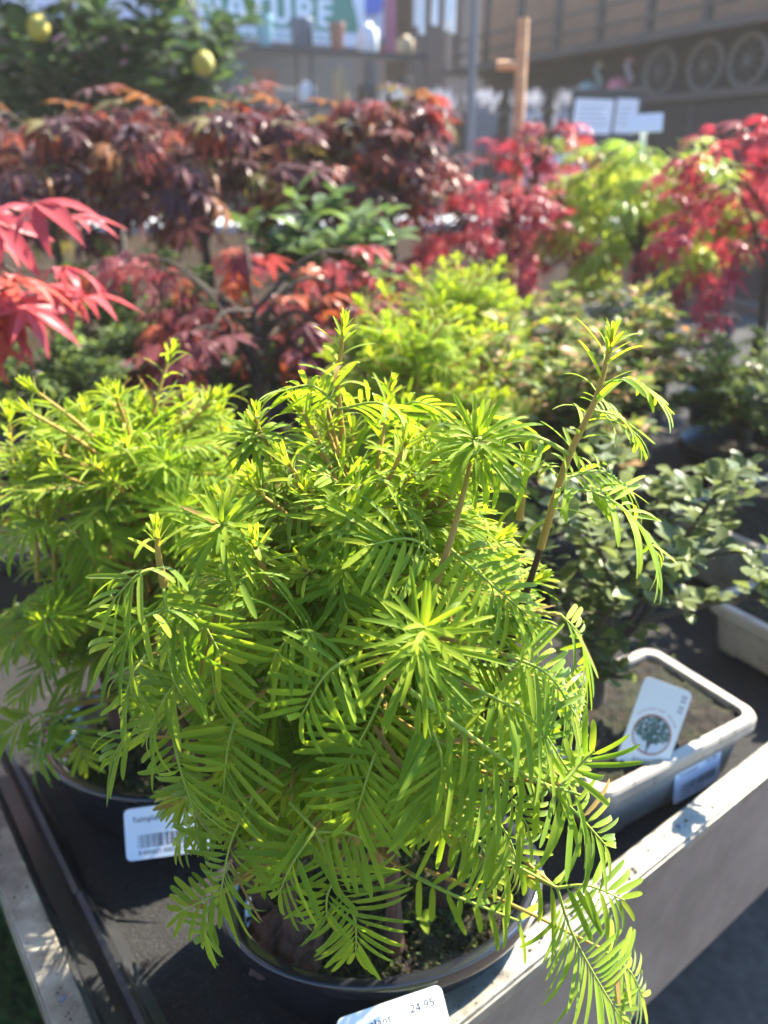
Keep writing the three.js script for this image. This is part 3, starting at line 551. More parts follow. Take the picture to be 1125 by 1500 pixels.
const bonsaiTag = print(400, 760, (x, w, h) => {
  x.fillStyle = '#e9e5de'; x.fillRect(0, 0, w, h);
  const cx = 200, cy = 350, a = 150, b = 128;
  x.fillStyle = '#9aa1a0'; x.beginPath(); x.ellipse(cx, cy, a, b, 0, 0, 7); x.fill();
  x.save(); x.clip(); x.fillStyle = '#c9cfd2'; x.fillRect(0, 200, w, 300); reseed(3);
  x.strokeStyle = '#3c2d22'; x.lineWidth = 9; for (const [q, r] of [[120, 290], [170, 270], [230, 270], [280, 300], [200, 240]]) { x.beginPath(); x.moveTo(200, 480); x.quadraticCurveTo(200, 400, q, r); x.stroke(); }
  for (let i = 0; i < 700; i++) { x.fillStyle = pick(['#1f3a28', '#2d5035', '#3f6344', '#24412f']); const t = rr(0, 6.28), r = Math.sqrt(R()); x.beginPath(); x.arc(200 + Math.cos(t) * r * 150, 310 + Math.sin(t) * r * 95, rr(3, 9), 0, 7); x.fill(); }
  x.restore();
  x.strokeStyle = '#a06238'; x.lineWidth = 13; x.beginPath(); x.ellipse(cx, cy, a, b, 0, 0, 7); x.stroke();
  x.fillStyle = '#b08f84'; x.font = 'bold 27px sans-serif'; x.textAlign = 'center'; const s = 'SERPENTINE GREEN';
  for (let i = 0; i < s.length; i++) { const t = -Math.PI / 2 + (i - (s.length - 1) / 2) * 0.122; x.save(); x.translate(cx + Math.cos(t) * 182, cy + Math.sin(t) * 160); x.rotate(t + Math.PI / 2); x.fillText(s[i], 0, 0); x.restore(); }
  x.fillStyle = '#9c8d85'; x.font = 'bold 46px sans-serif'; x.fillText('BONSAI', cx, 556); x.font = '22px sans-serif'; x.fillText('indoor', cx, 590);
  x.fillStyle = '#a5928e'; for (let i = 0; i < 4; i++) for (let k = 0; k < 2; k++) x.fillRect(330 + k * 22, 40 + i * 28 + (i > 1 ? 14 : 0), 17, 20);
  x.strokeStyle = '#8d8f99'; x.lineWidth = 5; x.beginPath(); x.moveTo(140, 690); x.quadraticCurveTo(190, 650, 230, 690); x.stroke();
});
const bonsaiOpts = { step: 0.012, from: 0.3, twig: 0.03, per: 4, size: 0.018, geos: roundLeaf, mats: roundMats, massMat: roundMass, bark: M.greyBark, single: 300 };
function roundBonsai(label, pos, turn, w, d, trunkAt, ends, s, ph = 0.072) {
  const root = thing('round_leaf_bonsai', label, 'bonsai', pos, turn); reseed(s);
  const pot = trayPot(root, w, d, ph);
  const [tx, tz] = trunkAt, trunk = smooth([[tx, 0.055, tz], [tx + 0.008, 0.085, tz - 0.004], [tx - 0.004, 0.12, tz + 0.004], [tx + 0.008, 0.16, tz], [tx + 0.012, 0.22, tz]], 16);
  part('trunk', tube(trunk, trunk.map((_, i) => 0.0125 * (1 - 0.62 * i / 16) * (1 + 0.7 * Math.exp(-i * 0.8)) * rr(0.92, 1.1)), 11), M.greyBark, root);
  leafyTwigs(root, ends.map(([x, y, z], i) => { const b = trunk[5 + (i * 3) % 11]; return [smooth([b, b.clone().lerp(V(x, y, z), 0.5).add(V(rr(-0.015, 0.015), rr(0, 0.02), rr(-0.015, 0.015))), V(x, y, z)], 7), 0.0042]; }), bonsaiOpts);
  return root;
}
const ringEnds = (n, cx, cy, cz, rx, ry, rz) => Array.from({ length: n }, (_, i) => { const a = i * 2.4, h = -0.7 + 1.7 * (i + 0.5) / n, r = Math.sqrt(Math.max(0.1, 1 - h * h * 0.8)); return [cx + Math.cos(a) * rx * r, cy + h * ry, cz + Math.sin(a) * rz * r]; });
{
  const root = roundBonsai('small round leaved bonsai in cream ceramic tray with a printed card', [0.229, 0.76, -0.595], PT, 0.205, 0.136, [-0.020, -0.030],
    [...ringEnds(13, -0.005, 0.258, -0.02, 0.105, 0.055, 0.085), [0.150, 0.195, 0.075], [0.145, 0.27, -0.03], [-0.035, 0.135, 0.02], [-0.06, 0.16, 0.0]], 801);
  const lab = part('price_label', card(0.062, 0.036, 0.004, 0.0004), priceMat, root); lab.position.set(0.028, 0.030, 0.0612); lab.rotation.set(-0.10, 0, 0);
  const c = part(numbered('plant_card'), card(0.042, 0.100, 0.006, 0.0009, 0.02), new THREE.MeshPhysicalMaterial({ map: bonsaiTag, roughness: 0.3, clearcoat: 0.4, clearcoatRoughness: 0.2 }), scene);
  tag(c, 'white printed plant card with a tree picture, stuck in the cream pot', 'plant card'); c.rotation.order = 'YXZ';
  c.position.set(0.2285, 0.846, -0.540); c.rotation.set(-0.46, -0.10, -0.30);
}
roundBonsai('round leaved bonsai in a cream tray that stands alone beside the bench rim', [0.50, 0.76, -0.80], PT, 0.205, 0.136, [0.05, 0.0], ringEnds(14, 0.13, 0.24, -0.03, 0.10, 0.07, 0.09), 802);
roundBonsai('round leaved bonsai in a cream tray set deeper in the bench', [0.545, 0.76, -1.01], PT, 0.27, 0.17, [0.03, 0.0], ringEnds(14, 0.08, 0.26, -0.02, 0.11, 0.06, 0.09), 803, 0.10);

// ---------------------------------------------------------------- maples
function mapleLeaf(narrow, droop, lobes = 7, spread = 2.15) {
  const gs = [];
  for (let i = 0; i < lobes; i++) {
    const k = i / (lobes - 1) * 2 - 1, a = k * spread, L = (1 - 0.42 * Math.abs(k) ** 1.5) * 1, w = narrow * (0.6 + 0.4 * (1 - Math.abs(k)));
    const g = blade([[0, w * 0.45], [0.15, w * 0.75], [0.38, w], [0.58, w * 0.85], [0.76, w * 0.5], [0.9, w * 0.2], [1, 0.003]], droop * (1 + 0.3 * Math.sin(i * 2.1)), 0.34);
    g.scale(L, L, L); g.rotateZ(-a); gs.push(g);
  }
  const p = tube([V(0, 0.02, 0), V(0, -0.22, -0.02), V(0, -0.45, 0.03)], [0.012, 0.01, 0.012], 4); p.deleteAttribute('uv'); gs.push(p);
  return mergeGeometries(gs);
}
const wide = [mapleLeaf(0.135, 0.45), mapleLeaf(0.125, 0.8), mapleLeaf(0.14, 1.15, 7, 1.9), mapleLeaf(0.12, 1.5, 7, 1.8)], thin = [mapleLeaf(0.085, 0.7, 7), mapleLeaf(0.08, 1.1, 9), mapleLeaf(0.085, 1.5, 7, 1.7)];
function nurseryPot(root, r, h) {
  part('pot', new THREE.LatheGeometry([[0.001, 0], [r * 0.78, 0], [r * 0.96, h - 0.02], [r * 1.03, h - 0.02], [r * 1.04, h], [r * 0.98, h], [r * 0.95, h - 0.03], [0.001, h - 0.032]].map(([x, y]) => new THREE.Vector2(x, y)), 36), M.nursery, root);
  part('soil', soilDisc(r * 0.955, r * 0.955, h - 0.028, 11), M.soil, root);
}
const mapleMats = {
  purple: [lin(0.11, 0.04, 0.046), lin(0.13, 0.04, 0.044), lin(0.13, 0.034, 0.036), lin(0.09, 0.03, 0.04), lin(0.12, 0.04, 0.04), lin(0.30, 0.06, 0.03), lin(0.26, 0.10, 0.03), lin(0.16, 0.13, 0.03)],
  red: [lin(0.48, 0.045, 0.075), lin(0.40, 0.035, 0.055), lin(0.54, 0.075, 0.09), lin(0.32, 0.03, 0.045)],
  russet: [lin(0.20, 0.04, 0.05), lin(0.24, 0.045, 0.055), lin(0.32, 0.055, 0.05), lin(0.17, 0.04, 0.045), lin(0.46, 0.10, 0.035)],
  pink: [lin(0.52, 0.085, 0.09), lin(0.46, 0.07, 0.085), lin(0.58, 0.12, 0.09)],
  lime: [lin(0.42, 0.52, 0.05), lin(0.34, 0.46, 0.045), lin(0.5, 0.56, 0.06), lin(0.24, 0.38, 0.04)],
};
for (const k in mapleMats) mapleMats[k] = mapleMats[k].map((c) => leafMat(c, { transmission: 0.46, clearcoat: k === 'pink' ? 0.2 : 0.4, clearcoatRoughness: 0.3 }));
function maple(name, label, base, top, centre, rad, n, size, geos, mats, s, group, dome = true) {   // centre and rad are local to the base
  const root = thing(name, label, 'maple', base, 0, group); reseed(s);
  nurseryPot(root, 0.10, 0.12);
  const t = smooth([[0, 0.09, 0], [0.01, top * 0.4, 0.01], [centre[0] * 0.5, top * 0.75, centre[2] * 0.5], [centre[0], top, centre[2]]], 14);
  part('trunk', tube(t, taper(15, 0.013, 0.006), 8), M.greyBark, root);
  const nb = 16, per = n / nb;
  for (let i = 0; i < nb; i++) {
    const az = i * 2.4 + rr(-0.2, 0.2), h = (i + 0.5) / nb, rad1 = Math.sqrt(1 - (1 - h) ** 2 * 0.35);
    const yy = dome ? 1 - h * 1.7 : rr(-0.9, 0.9), rxy = dome ? Math.sqrt(Math.max(0.12, 1 - Math.max(0, yy) ** 2)) : rr(0.6, 1);
    const e = V(centre[0] + Math.cos(az) * rad[0] * rxy, centre[1] + yy * rad[1], centre[2] + Math.sin(az) * rad[2] * rxy), b = t[8 + i % 7];
    const line = smooth([b, b.clone().lerp(e, 0.5).add(V(0, rad[1] * 0.45, 0)), e], 8), c = new THREE.CatmullRomCurve3(line);
    part('branch', tube(line, taper(9, 0.0042, 0.0013), 5), M.greyBark, root);
    for (let k = 0; k < per; k++) {
      const u = 0.3 + 0.7 * Math.sqrt((k + R()) / per), p = c.getPointAt(Math.min(1, u)), out = V(p.x - centre[0], 0, p.z - centre[2]).normalize();
      const L = size * rr(0.65, 1.12), d = out.multiplyScalar(rr(0.3, 1)).add(V(rr(-0.7, 0.7), rr(-0.85, 0.15), rr(-0.7, 0.7))).normalize();
      const at = p.clone().add(V(rr(-1, 1), rr(-0.6, 0.6), rr(-1, 1)).multiplyScalar(size * 0.45)).addScaledVector(d, L * 0.42);
      put(part('leaf', pick(geos), pick(mats), root), basis(d, V(rr(-0.5, 0.5), 1, rr(-0.5, 0.5)).addScaledVector(d, 0.1), at, L, L, L));
    }
  }
  return root;
}
const G1 = 'purple maples in a row';
maple('purple_maple', 'dark purple maple with orange undersides standing under the lemon tree', [-0.68, 0.76, -1.70], 0.55, [0.02, 0.50, 0], [0.24, 0.16, 0.2], 290, 0.066, wide, mapleMats.purple, 901);
maple('purple_maple', 'dark purple maple with drooping leaves that catch silvery highlights', [-0.36, 0.76, -1.66], 0.56, [0, 0.51, 0], [0.23, 0.15, 0.2], 290, 0.068, wide, mapleMats.purple, 902);
maple('purple_maple', 'dark purple maple between the camellia and the lemon tree', [-0.16, 0.76, -1.95], 0.60, [0, 0.52, 0], [0.2, 0.15, 0.2], 260, 0.062, wide, mapleMats.purple, 903);
maple('purple_maple', 'purple maple with a scarlet top shoot near the wooden stake', [0.015, 0.76, -1.86], 0.62, [0, 0.51, 0], [0.14, 0.17, 0.16], 230, 0.062, wide, [...mapleMats.purple, mapleMats.russet[2]], 904);
maple('crimson_maple', 'bright crimson maple growing around the foot of the wooden stake', [0.25, 0.76, -1.78], 0.45, [0.0, 0.335, 0], [0.21, 0.17, 0.17], 300, 0.050, thin, mapleMats.red, 905);
maple('crimson_maple', 'slender crimson maple with single shoots before the yellow poster', [0.36, 0.76, -2.02], 0.6, [0, 0.54, 0], [0.13, 0.10, 0.1], 70, 0.050, thin, mapleMats.red, 906);
maple('crimson_maple', 'large weeping crimson maple at the far end of the bench', [0.70, 0.76, -1.50], 0.55, [0, 0.41, 0], [0.22, 0.2, 0.2], 290, 0.055, thin, mapleMats.red, 907);
maple('crimson_maple', 'crimson weeping maple behind the lime green maple', [0.96, 0.76, -1.78], 0.56, [0, 0.45, 0], [0.22, 0.15, 0.2], 220, 0.055, thin, mapleMats.red, 908);
maple('lime_maple', 'lime yellow lace leaved maple between crimson maples', [0.56, 0.76, -1.82], 0.52, [0, 0.41, 0], [0.19, 0.16, 0.17], 300, 0.078, thin, mapleMats.lime, 909);
maple('russet_maple', 'low russet and plum maple with orange glowing leaves', [-0.19, 0.76, -1.17], 0.34, [0.0, 0.33, 0], [0.27, 0.13, 0.14], 160, 0.058, wide, mapleMats.russet, 910, undefined, false);
maple('pink_maple', 'rosy pink maple with long lobed leaves at the bench end', [-0.50, 0.76, -0.90], 0.44, [0.0, 0.43, 0.02], [0.14, 0.07, 0.12], 60, 0.075, wide, mapleMats.pink, 911, undefined, false);

// ---------------------------------------------------------------- shrubs
function crownLimbs(n, base, c, rad, r = 0.004) { return Array.from({ length: n }, (_, i) => { const a = i * 2.4, h = -0.75 + 1.7 * (i + 0.5) / n, q = Math.sqrt(Math.max(0.12, 1 - h * h * 0.8)), e = V(c[0] + Math.cos(a) * rad[0] * q * rr(0.8, 1.05), c[1] + h * rad[1], c[2] + Math.sin(a) * rad[2] * q * rr(0.8, 1.05)); return [smooth([V(...base), V(...base).lerp(e, 0.5).add(V(0, 0.02, 0)), e], 6), r]; }); }
function shrub(name, label, category, base, c, rad, o, s, limbs = 26) {
  const root = thing(name, label, category, base); reseed(s); nurseryPot(root, 0.095, 0.11);
  const t = smooth([[0, 0.08, 0], [0.006, 0.12, 0.004], [0, c[1] * 0.8, 0]], 8); part('trunk', tube(t, taper(9, 0.011, 0.006), 8), M.greyBark, root);
  leafyTwigs(root, crownLimbs(limbs, [0, c[1] * 0.62, 0], c, rad), o); return root;
}
const deep = [lin(0.05, 0.095, 0.02), lin(0.07, 0.125, 0.022), lin(0.10, 0.17, 0.028), lin(0.19, 0.27, 0.03)].map((c) => glossy(c, { transmission: 0.35 }));
const azaleaMats = [lin(0.10, 0.15, 0.028), lin(0.14, 0.21, 0.032), lin(0.22, 0.29, 0.04), lin(0.36, 0.34, 0.06), lin(0.40, 0.22, 0.10)].map((c) => glossy(c, { transmission: 0.4 }));
const camelliaMats = [lin(0.08, 0.14, 0.04), lin(0.10, 0.17, 0.045), lin(0.17, 0.26, 0.05)].map((c) => glossy(c, { transmission: 0.3, clearcoatRoughness: 0.12 }));
const shrubMass = leafMass({ transmission: 0.45, clearcoat: 0.25, clearcoatRoughness: 0.3 });
const small = { step: 0.010, from: 0.35, twig: 0.03, per: 7, size: 0.020, geos: lance, mats: deep, massMat: shrubMass, bark: M.greyBark, single: 250 };
shrub('box_shrub', 'dense dark green shrub under the pink maple leaves', 'shrub', [-0.50, 0.76, -1.14], [0, 0.24, 0], [0.17, 0.11, 0.14], small, 921);
shrub('box_shrub', 'dense green shrub with yellowish tips before the purple maples', 'shrub', [-0.42, 0.76, -1.42], [0, 0.29, 0], [0.16, 0.11, 0.13], small, 922);
shrub('box_shrub', 'dark green shrub growing behind the russet maple', 'shrub', [-0.16, 0.76, -1.36], [0, 0.22, 0], [0.16, 0.10, 0.13], small, 923);
shrub('azalea', 'azalea with yellow and copper leaf tips beyond the round leaved bonsai', 'azalea', [0.21, 0.76, -0.98], [0, 0.25, 0], [0.14, 0.11, 0.11], { ...small, mats: azaleaMats, size: 0.024 }, 924);
shrub('azalea', 'azalea with copper tips between redwood bonsai and lime maple', 'azalea', [0.34, 0.76, -1.24], [0, 0.25, 0], [0.15, 0.11, 0.12], { ...small, mats: azaleaMats, size: 0.024 }, 925);
shrub('box_shrub', 'low green shrub at the foot of the large weeping crimson maple', 'shrub', [0.60, 0.76, -1.26], [0, 0.20, 0], [0.15, 0.08, 0.12], { ...small, mats: azaleaMats.slice(0, 3) }, 926);
shrub('camellia', 'camellia with broad glossy green leaves behind the russet maple', 'camellia', [-0.10, 0.76, -1.52], [0, 0.40, 0], [0.15, 0.075, 0.11], { ...small, step: 0.034, per: 4, size: 0.058, twig: 0.04, mats: camelliaMats, single: 300 }, 927, 16);

// ---------------------------------------------------------------- lemon tree
{
  const root = thing('lemon_tree', 'tall lemon tree with dark leaves and a few yellow fruits', 'lemon tree', [-0.80, 0, -2.55]); reseed(941);
  part('pot', new THREE.LatheGeometry([[0.001, 0], [0.16, 0], [0.2, 0.34], [0.215, 0.34], [0.215, 0.38], [0.19, 0.38], [0.18, 0.34], [0.001, 0.33]].map(([x, y]) => new THREE.Vector2(x, y)), 36), std(lin(0.28, 0.12, 0.07), 0.8), root);
  const t = smooth([[0, 0.3, 0], [0.02, 0.7, 0.01], [-0.01, 1.1, 0], [0.03, 1.45, 0]], 12); part('trunk', tube(t, taper(13, 0.024, 0.012), 9), M.greyBark, root);
  leafyTwigs(root, crownLimbs(22, [0.02, 1.25, 0], [0.0, 1.58, 0], [0.38, 0.25, 0.28], 0.008), { ...small, step: 0.028, per: 4, size: 0.085, twig: 0.08, mats: [lin(0.03, 0.062, 0.022), lin(0.045, 0.085, 0.026), lin(0.075, 0.125, 0.03)].map((c) => glossy(c, { transmission: 0.3 })), single: 300 });
  const fruit = new THREE.LatheGeometry(Array.from({ length: 19 }, (_, i) => { const u = i / 18, a = u * Math.PI; return new THREE.Vector2(0.0001 + Math.sin(a) ** 0.8 * 0.027 + (u < 0.1 ? 0.004 * (1 - u * 10) : 0) * Math.sin(a), -Math.cos(a) * 0.029); }), 24);
  const fm = std(lin(0.42, 0.34, 0.03), 0.5, { bumpMap: texture(512, (i) => grey(nC[i]), false, 2), bumpScale: 0.001 });
  for (const [x, y, z] of [[0.335, 1.53, 0.22], [-0.055, 1.60, 0.28], [0.24, 1.70, 0.2]]) { const f = part('lemon', fruit, fm, root); f.position.set(x, y, z); f.rotation.set(0.2, 0, 0.15); part('fruit_stalk', tube([V(0, 0.04, 0), V(0.004, 0.06, -0.01), V(0, 0.09, -0.04)], 0.002, 5), M.greenStem, f); }
}
// ---------------------------------------------------------------- things between the plants and the buildings
{ // timber step
  const b = thing('timber_plant_step', 'low timber plant step with a pale top behind the plants', 'plant step', [-0.25, 0, -3.3], 0.12);
  for (let i = 0; i < 3; i++) part('top_board', metricUV(rbox(2.4, 0.024, 0.15, 0, 1.075, -0.16 + i * 0.156, 0.003)), std(lin(0.42, 0.44, 0.46), 0.6), b);
  for (let i = 0; i < 3; i++) part('front_board', metricUV(rbox(2.4, 0.118, 0.022, 0, 0.998 - i * 0.126, 0.225, 0.003)), M.wood, b);
  for (const x of [-1.1, 0, 1.1]) for (const z of [-0.18, 0.18]) part('leg', metricUV(rbox(0.06, 1.06, 0.06, x, 0.53, z, 0.004)), M.wood, b);
}
{
  const s = thing('wooden_stake', 'pale wooden stake with a short side peg above crimson maple', 'stake', [0.327, 0.76, -2.12]);
  const g = tube([V(0.006, 0, 0), V(0.002, 0.3, 0), V(-0.002, 0.6, 0), V(-0.006, 0.84, 0)], [0.0145, 0.014, 0.0135, 0.013], 12); part('post', metricUV(g), M.wood, s);
  part('peg', metricUV(new THREE.CylinderGeometry(0.011, 0.011, 0.06, 12).rotateZ(Math.PI / 2).translate(-0.032, 0.745, 0)), M.wood, s);
}
{
  const l = thing('plant_sign', 'white plastic plant sign on a stick above the lime maple', 'plant sign', [0.57, 0.76, -1.92], -0.3);
  part('stick', rbox(0.014, 0.60, 0.003, 0, 0.30, 0, 0.001), M.white, l);
  const f = part('face', card(0.075, 0.042, 0.004, 0.002), M.white, l); f.position.set(0, 0.615, 0.006); f.rotation.set(-0.5, 0, 0.05);
}
// pole with a wind chime
{
  const p = thing('grey_pole', 'slim grey steel pole with a cross arm', 'pole', [0.42, 0, -4.3]);
  part('post', new THREE.CylinderGeometry(0.02, 0.02, 2.055, 14).translate(0, 1.0275, 0), M.grey, p);
  part('arm', rbox(0.46, 0.03, 0.03, -0.10, 2.07, 0, 0.004), M.grey, p); part('base', new THREE.CylinderGeometry(0.16, 0.17, 0.03, 24).translate(0, 0.015, 0), M.grey, p);
  const c = thing('wind_chime', 'silver tube wind chime hanging from the pole arm', 'wind chime', [0.235, 0, -4.28]); reseed(5);
  part('disc', new THREE.CylinderGeometry(0.10, 0.10, 0.012, 28).translate(0, 2.02, 0), M.darkSteel, c);
  part('cord', new THREE.CylinderGeometry(0.002, 0.002, 0.035, 6).translate(0, 2.042, 0), M.darkSteel, c);
  [0.15, 0.11, 0.13, 0.16, 0.12, 0.14, 0.10, 0.13].forEach((h, i) => { const a = i / 8 * 6.283, x = Math.cos(a) * 0.085, z = Math.sin(a) * 0.085; part('chime_tube', new THREE.CylinderGeometry(0.0115, 0.0115, h, 12).translate(x, 1.995 - h / 2, z), M.chrome, c); part('string', new THREE.CylinderGeometry(0.0012, 0.0012, 0.03, 5).translate(x, 2.004, z), M.darkSteel, c); });
}
// slatted rack with silver plants and pale boxes
{
  const r = thing('slatted_rack', 'dark grey rack of upright slats holding silvery plants', 'rack', [0.56, 0, -4.75], 0.05);
  for (let i = 0; i < 34; i++) part('slat', rbox(0.018, 1.31, 0.014, -0.60 + i * 0.036, 0.655, 0.2, 0.003), i % 3 ? M.darkSteel : M.grey, r);
  part('rail', rbox(1.26, 0.03, 0.02, 0, 1.12, 0.184, 0.003), M.grey, r); part('rail', rbox(1.26, 0.03, 0.02, 0, 0.4, 0.184, 0.003), M.grey, r);
  part('shelf', rbox(1.26, 0.025, 0.44, 0, 1.335, 0, 0.004), M.darkSteel, r);
  for (const [x, z] of [[-0.6, -0.19], [0.6, -0.19]]) part('leg', rbox(0.03, 1.32, 0.03, x, 0.66, z, 0.003), M.darkSteel, r);
  const silver = [lin(0.42, 0.42, 0.47), lin(0.55, 0.55, 0.6), lin(0.32, 0.33, 0.36)].map((c) => leafMat(c, { transmission: 0.2 })), g = blade([[0, 0.03], [0.5, 0.06], [1, 0.01]], 0.7, 0.3);
  for (let i = 0; i < 5; i++) {
    const p = thing('silver_plant', i > 2 ? 'silvery tufted plant in a pale grey box on the slatted rack' : 'silvery tufted plant in a dark grey box on the slatted rack', 'plant', [0.06 + i * 0.235, 1.3475, -4.72 - i * 0.012], 0, 'silver plants on the slatted rack'); reseed(60 + i);
    part('box', rbox(0.15, 0.19, 0.15, 0, 0.095, 0, 0.006), i > 2 ? std(lin(0.40, 0.42, 0.47), 0.6) : M.grey, p);
    for (let k = 0; k < 110; k++) { const a = rr(0, 6.283), L = rr(0.07, 0.14); put(part('leaf', g, pick(silver), p), basis(V(Math.cos(a) * rr(0.3, 1.5), 1, Math.sin(a) * rr(0.3, 1.5)), V(Math.cos(a), 0.6, Math.sin(a)), V(rr(-0.05, 0.05), 0.185, rr(-0.05, 0.05)), L * 1.2, L, L)); }
  }
}
{ // poster board in lime and pale blue
  const p = thing('poster_board', 'lime and pale blue poster board standing behind the crimson shoots', 'poster board', [0.72, 0, -3.75], -0.08);
  part('board', rbox(0.32, 0.44, 0.02, 0, 1.17, 0, 0.004), std(lin(0.42, 0.52, 0.62), 0.5), p); part('header', rbox(0.32, 0.062, 0.004, 0, 1.36, 0.0125, 0.001), std(lin(0.55, 0.60, 0.06), 0.5), p);
  part('picture', rbox(0.24, 0.12, 0.003, 0, 1.23, 0.012, 0.001), std(lin(0.30, 0.36, 0.42), 0.5), p);
  for (const x of [-0.13, 0.13]) part('leg', rbox(0.025, 0.95, 0.02, x, 0.475, 0, 0.003), M.darkSteel, p);
}
{ // notices on a dark stand
  const s = thing('notice_stand', 'dark stand carrying notices in front of the shelf wall', 'stand', [1.12, 0, -4.45], -0.1);
  part('board', rbox(0.36, 0.30, 0.018, 0.0, 1.48, 0, 0.004), M.darkSteel, s); for (const x of [-0.14, 0.14]) part('leg', rbox(0.03, 1.33, 0.03, x, 0.665, 0, 0.003), M.darkSteel, s);
  const lines = (n) => print(256, 256, (x, w, h) => { x.fillStyle = '#e9edf4'; x.fillRect(0, 0, w, h); x.fillStyle = '#8d97a6'; reseed(n); for (let i = 0; i < 5; i++) x.fillRect(30, 50 + i * 36, rr(150, 200), 9); });
  for (const [x, w, n, label] of [[-0.065, 0.19, 1, 'wide white notice sheet with grey lines on the dark stand'], [0.098, 0.105, 2, 'narrow white notice sheet beside the wide one']]) {
    const o = part(numbered('notice_sheet'), card(w, 0.155, 0.002, 0.001), std(lin(0.95, 0.95, 0.95), 0.6, { map: lines(n) }), scene); tag(o, label, 'notice');
    const q = V(x, 1.505, 0.0105).applyAxisAngle(UP, -0.1).add(V(1.12, 0, -4.45)); o.position.copy(q); o.rotation.y = -0.1; o.rotation.z = -0.04;
  }
}
// black wire rack of goods before the shop
{
  const r = thing('wire_rack', 'black wire display rack full of small goods before the shop', 'rack', [-0.55, 0, -6.2], 0.42); reseed(83);
  for (const x of [-0.85, 0, 0.85]) for (const z of [-0.16, 0.16]) part('upright', new THREE.CylinderGeometry(0.012, 0.012, 2.1, 8).translate(x, 1.05, z), M.darkSteel, r);
  const lv = [0.9, 1.32, 1.66, 1.98];
  for (const y of lv) { for (let i = 0; i < 5; i++) part('shelf_wire', new THREE.CylinderGeometry(0.005, 0.005, 1.74, 6).rotateZ(Math.PI / 2).translate(0, y, -0.16 + i * 0.08), M.darkSteel, r); part('shelf_edge', box(1.74, 0.03, 0.012, 0, y - 0.012, 0.176), M.darkSteel, r); }
  const kinds = [['terracotta', lin(0.30, 0.13, 0.08)], ['black', lin(0.02, 0.02, 0.022)], ['slate blue', lin(0.10, 0.13, 0.18)], ['tan', lin(0.36, 0.27, 0.15)], ['turquoise', lin(0.22, 0.45, 0.50)], ['white', lin(0.7, 0.72, 0.75)], ['charcoal', lin(0.05, 0.052, 0.056)]];
  ['second', 'third', 'top'].forEach((w, l) => kinds.forEach(([k, c], n) => {
    const h = rr(0.13, 0.26), rad = rr(0.045, 0.085), x = -0.76 + ((n * 3 + l * 2) % 7) * 0.25 + rr(-0.03, 0.03), pr = n % 2 ? [[0.001, 0], [rad, 0], [rad, h * 0.8], [rad * 0.35, h * 0.9], [rad * 0.35, h], [0.001, h]] : [[0.001, 0], [rad * 0.75, 0], [rad, h * 0.9], [rad * 1.06, h * 0.9], [rad * 1.06, h], [rad * 0.92, h], [0.001, h * 0.9]];
    const o = part(numbered(n % 2 ? 'garden_bottle' : 'plant_pot'), new THREE.LatheGeometry(pr.map(([a, b]) => new THREE.Vector2(a, b)), 20), std(c, 0.5), scene);
    o.position.copy(V(x, lv[l + 1] + 0.0055, 0).applyAxisAngle(UP, 0.42).add(V(-0.55, 0, -6.2))); tag(o, k + (n % 2 ? ' bottle on the ' : ' empty plant pot on the ') + w + ' shelf of the black wire rack', n % 2 ? 'bottle' : 'plant pot', 'goods on the wire rack');
  }));
}
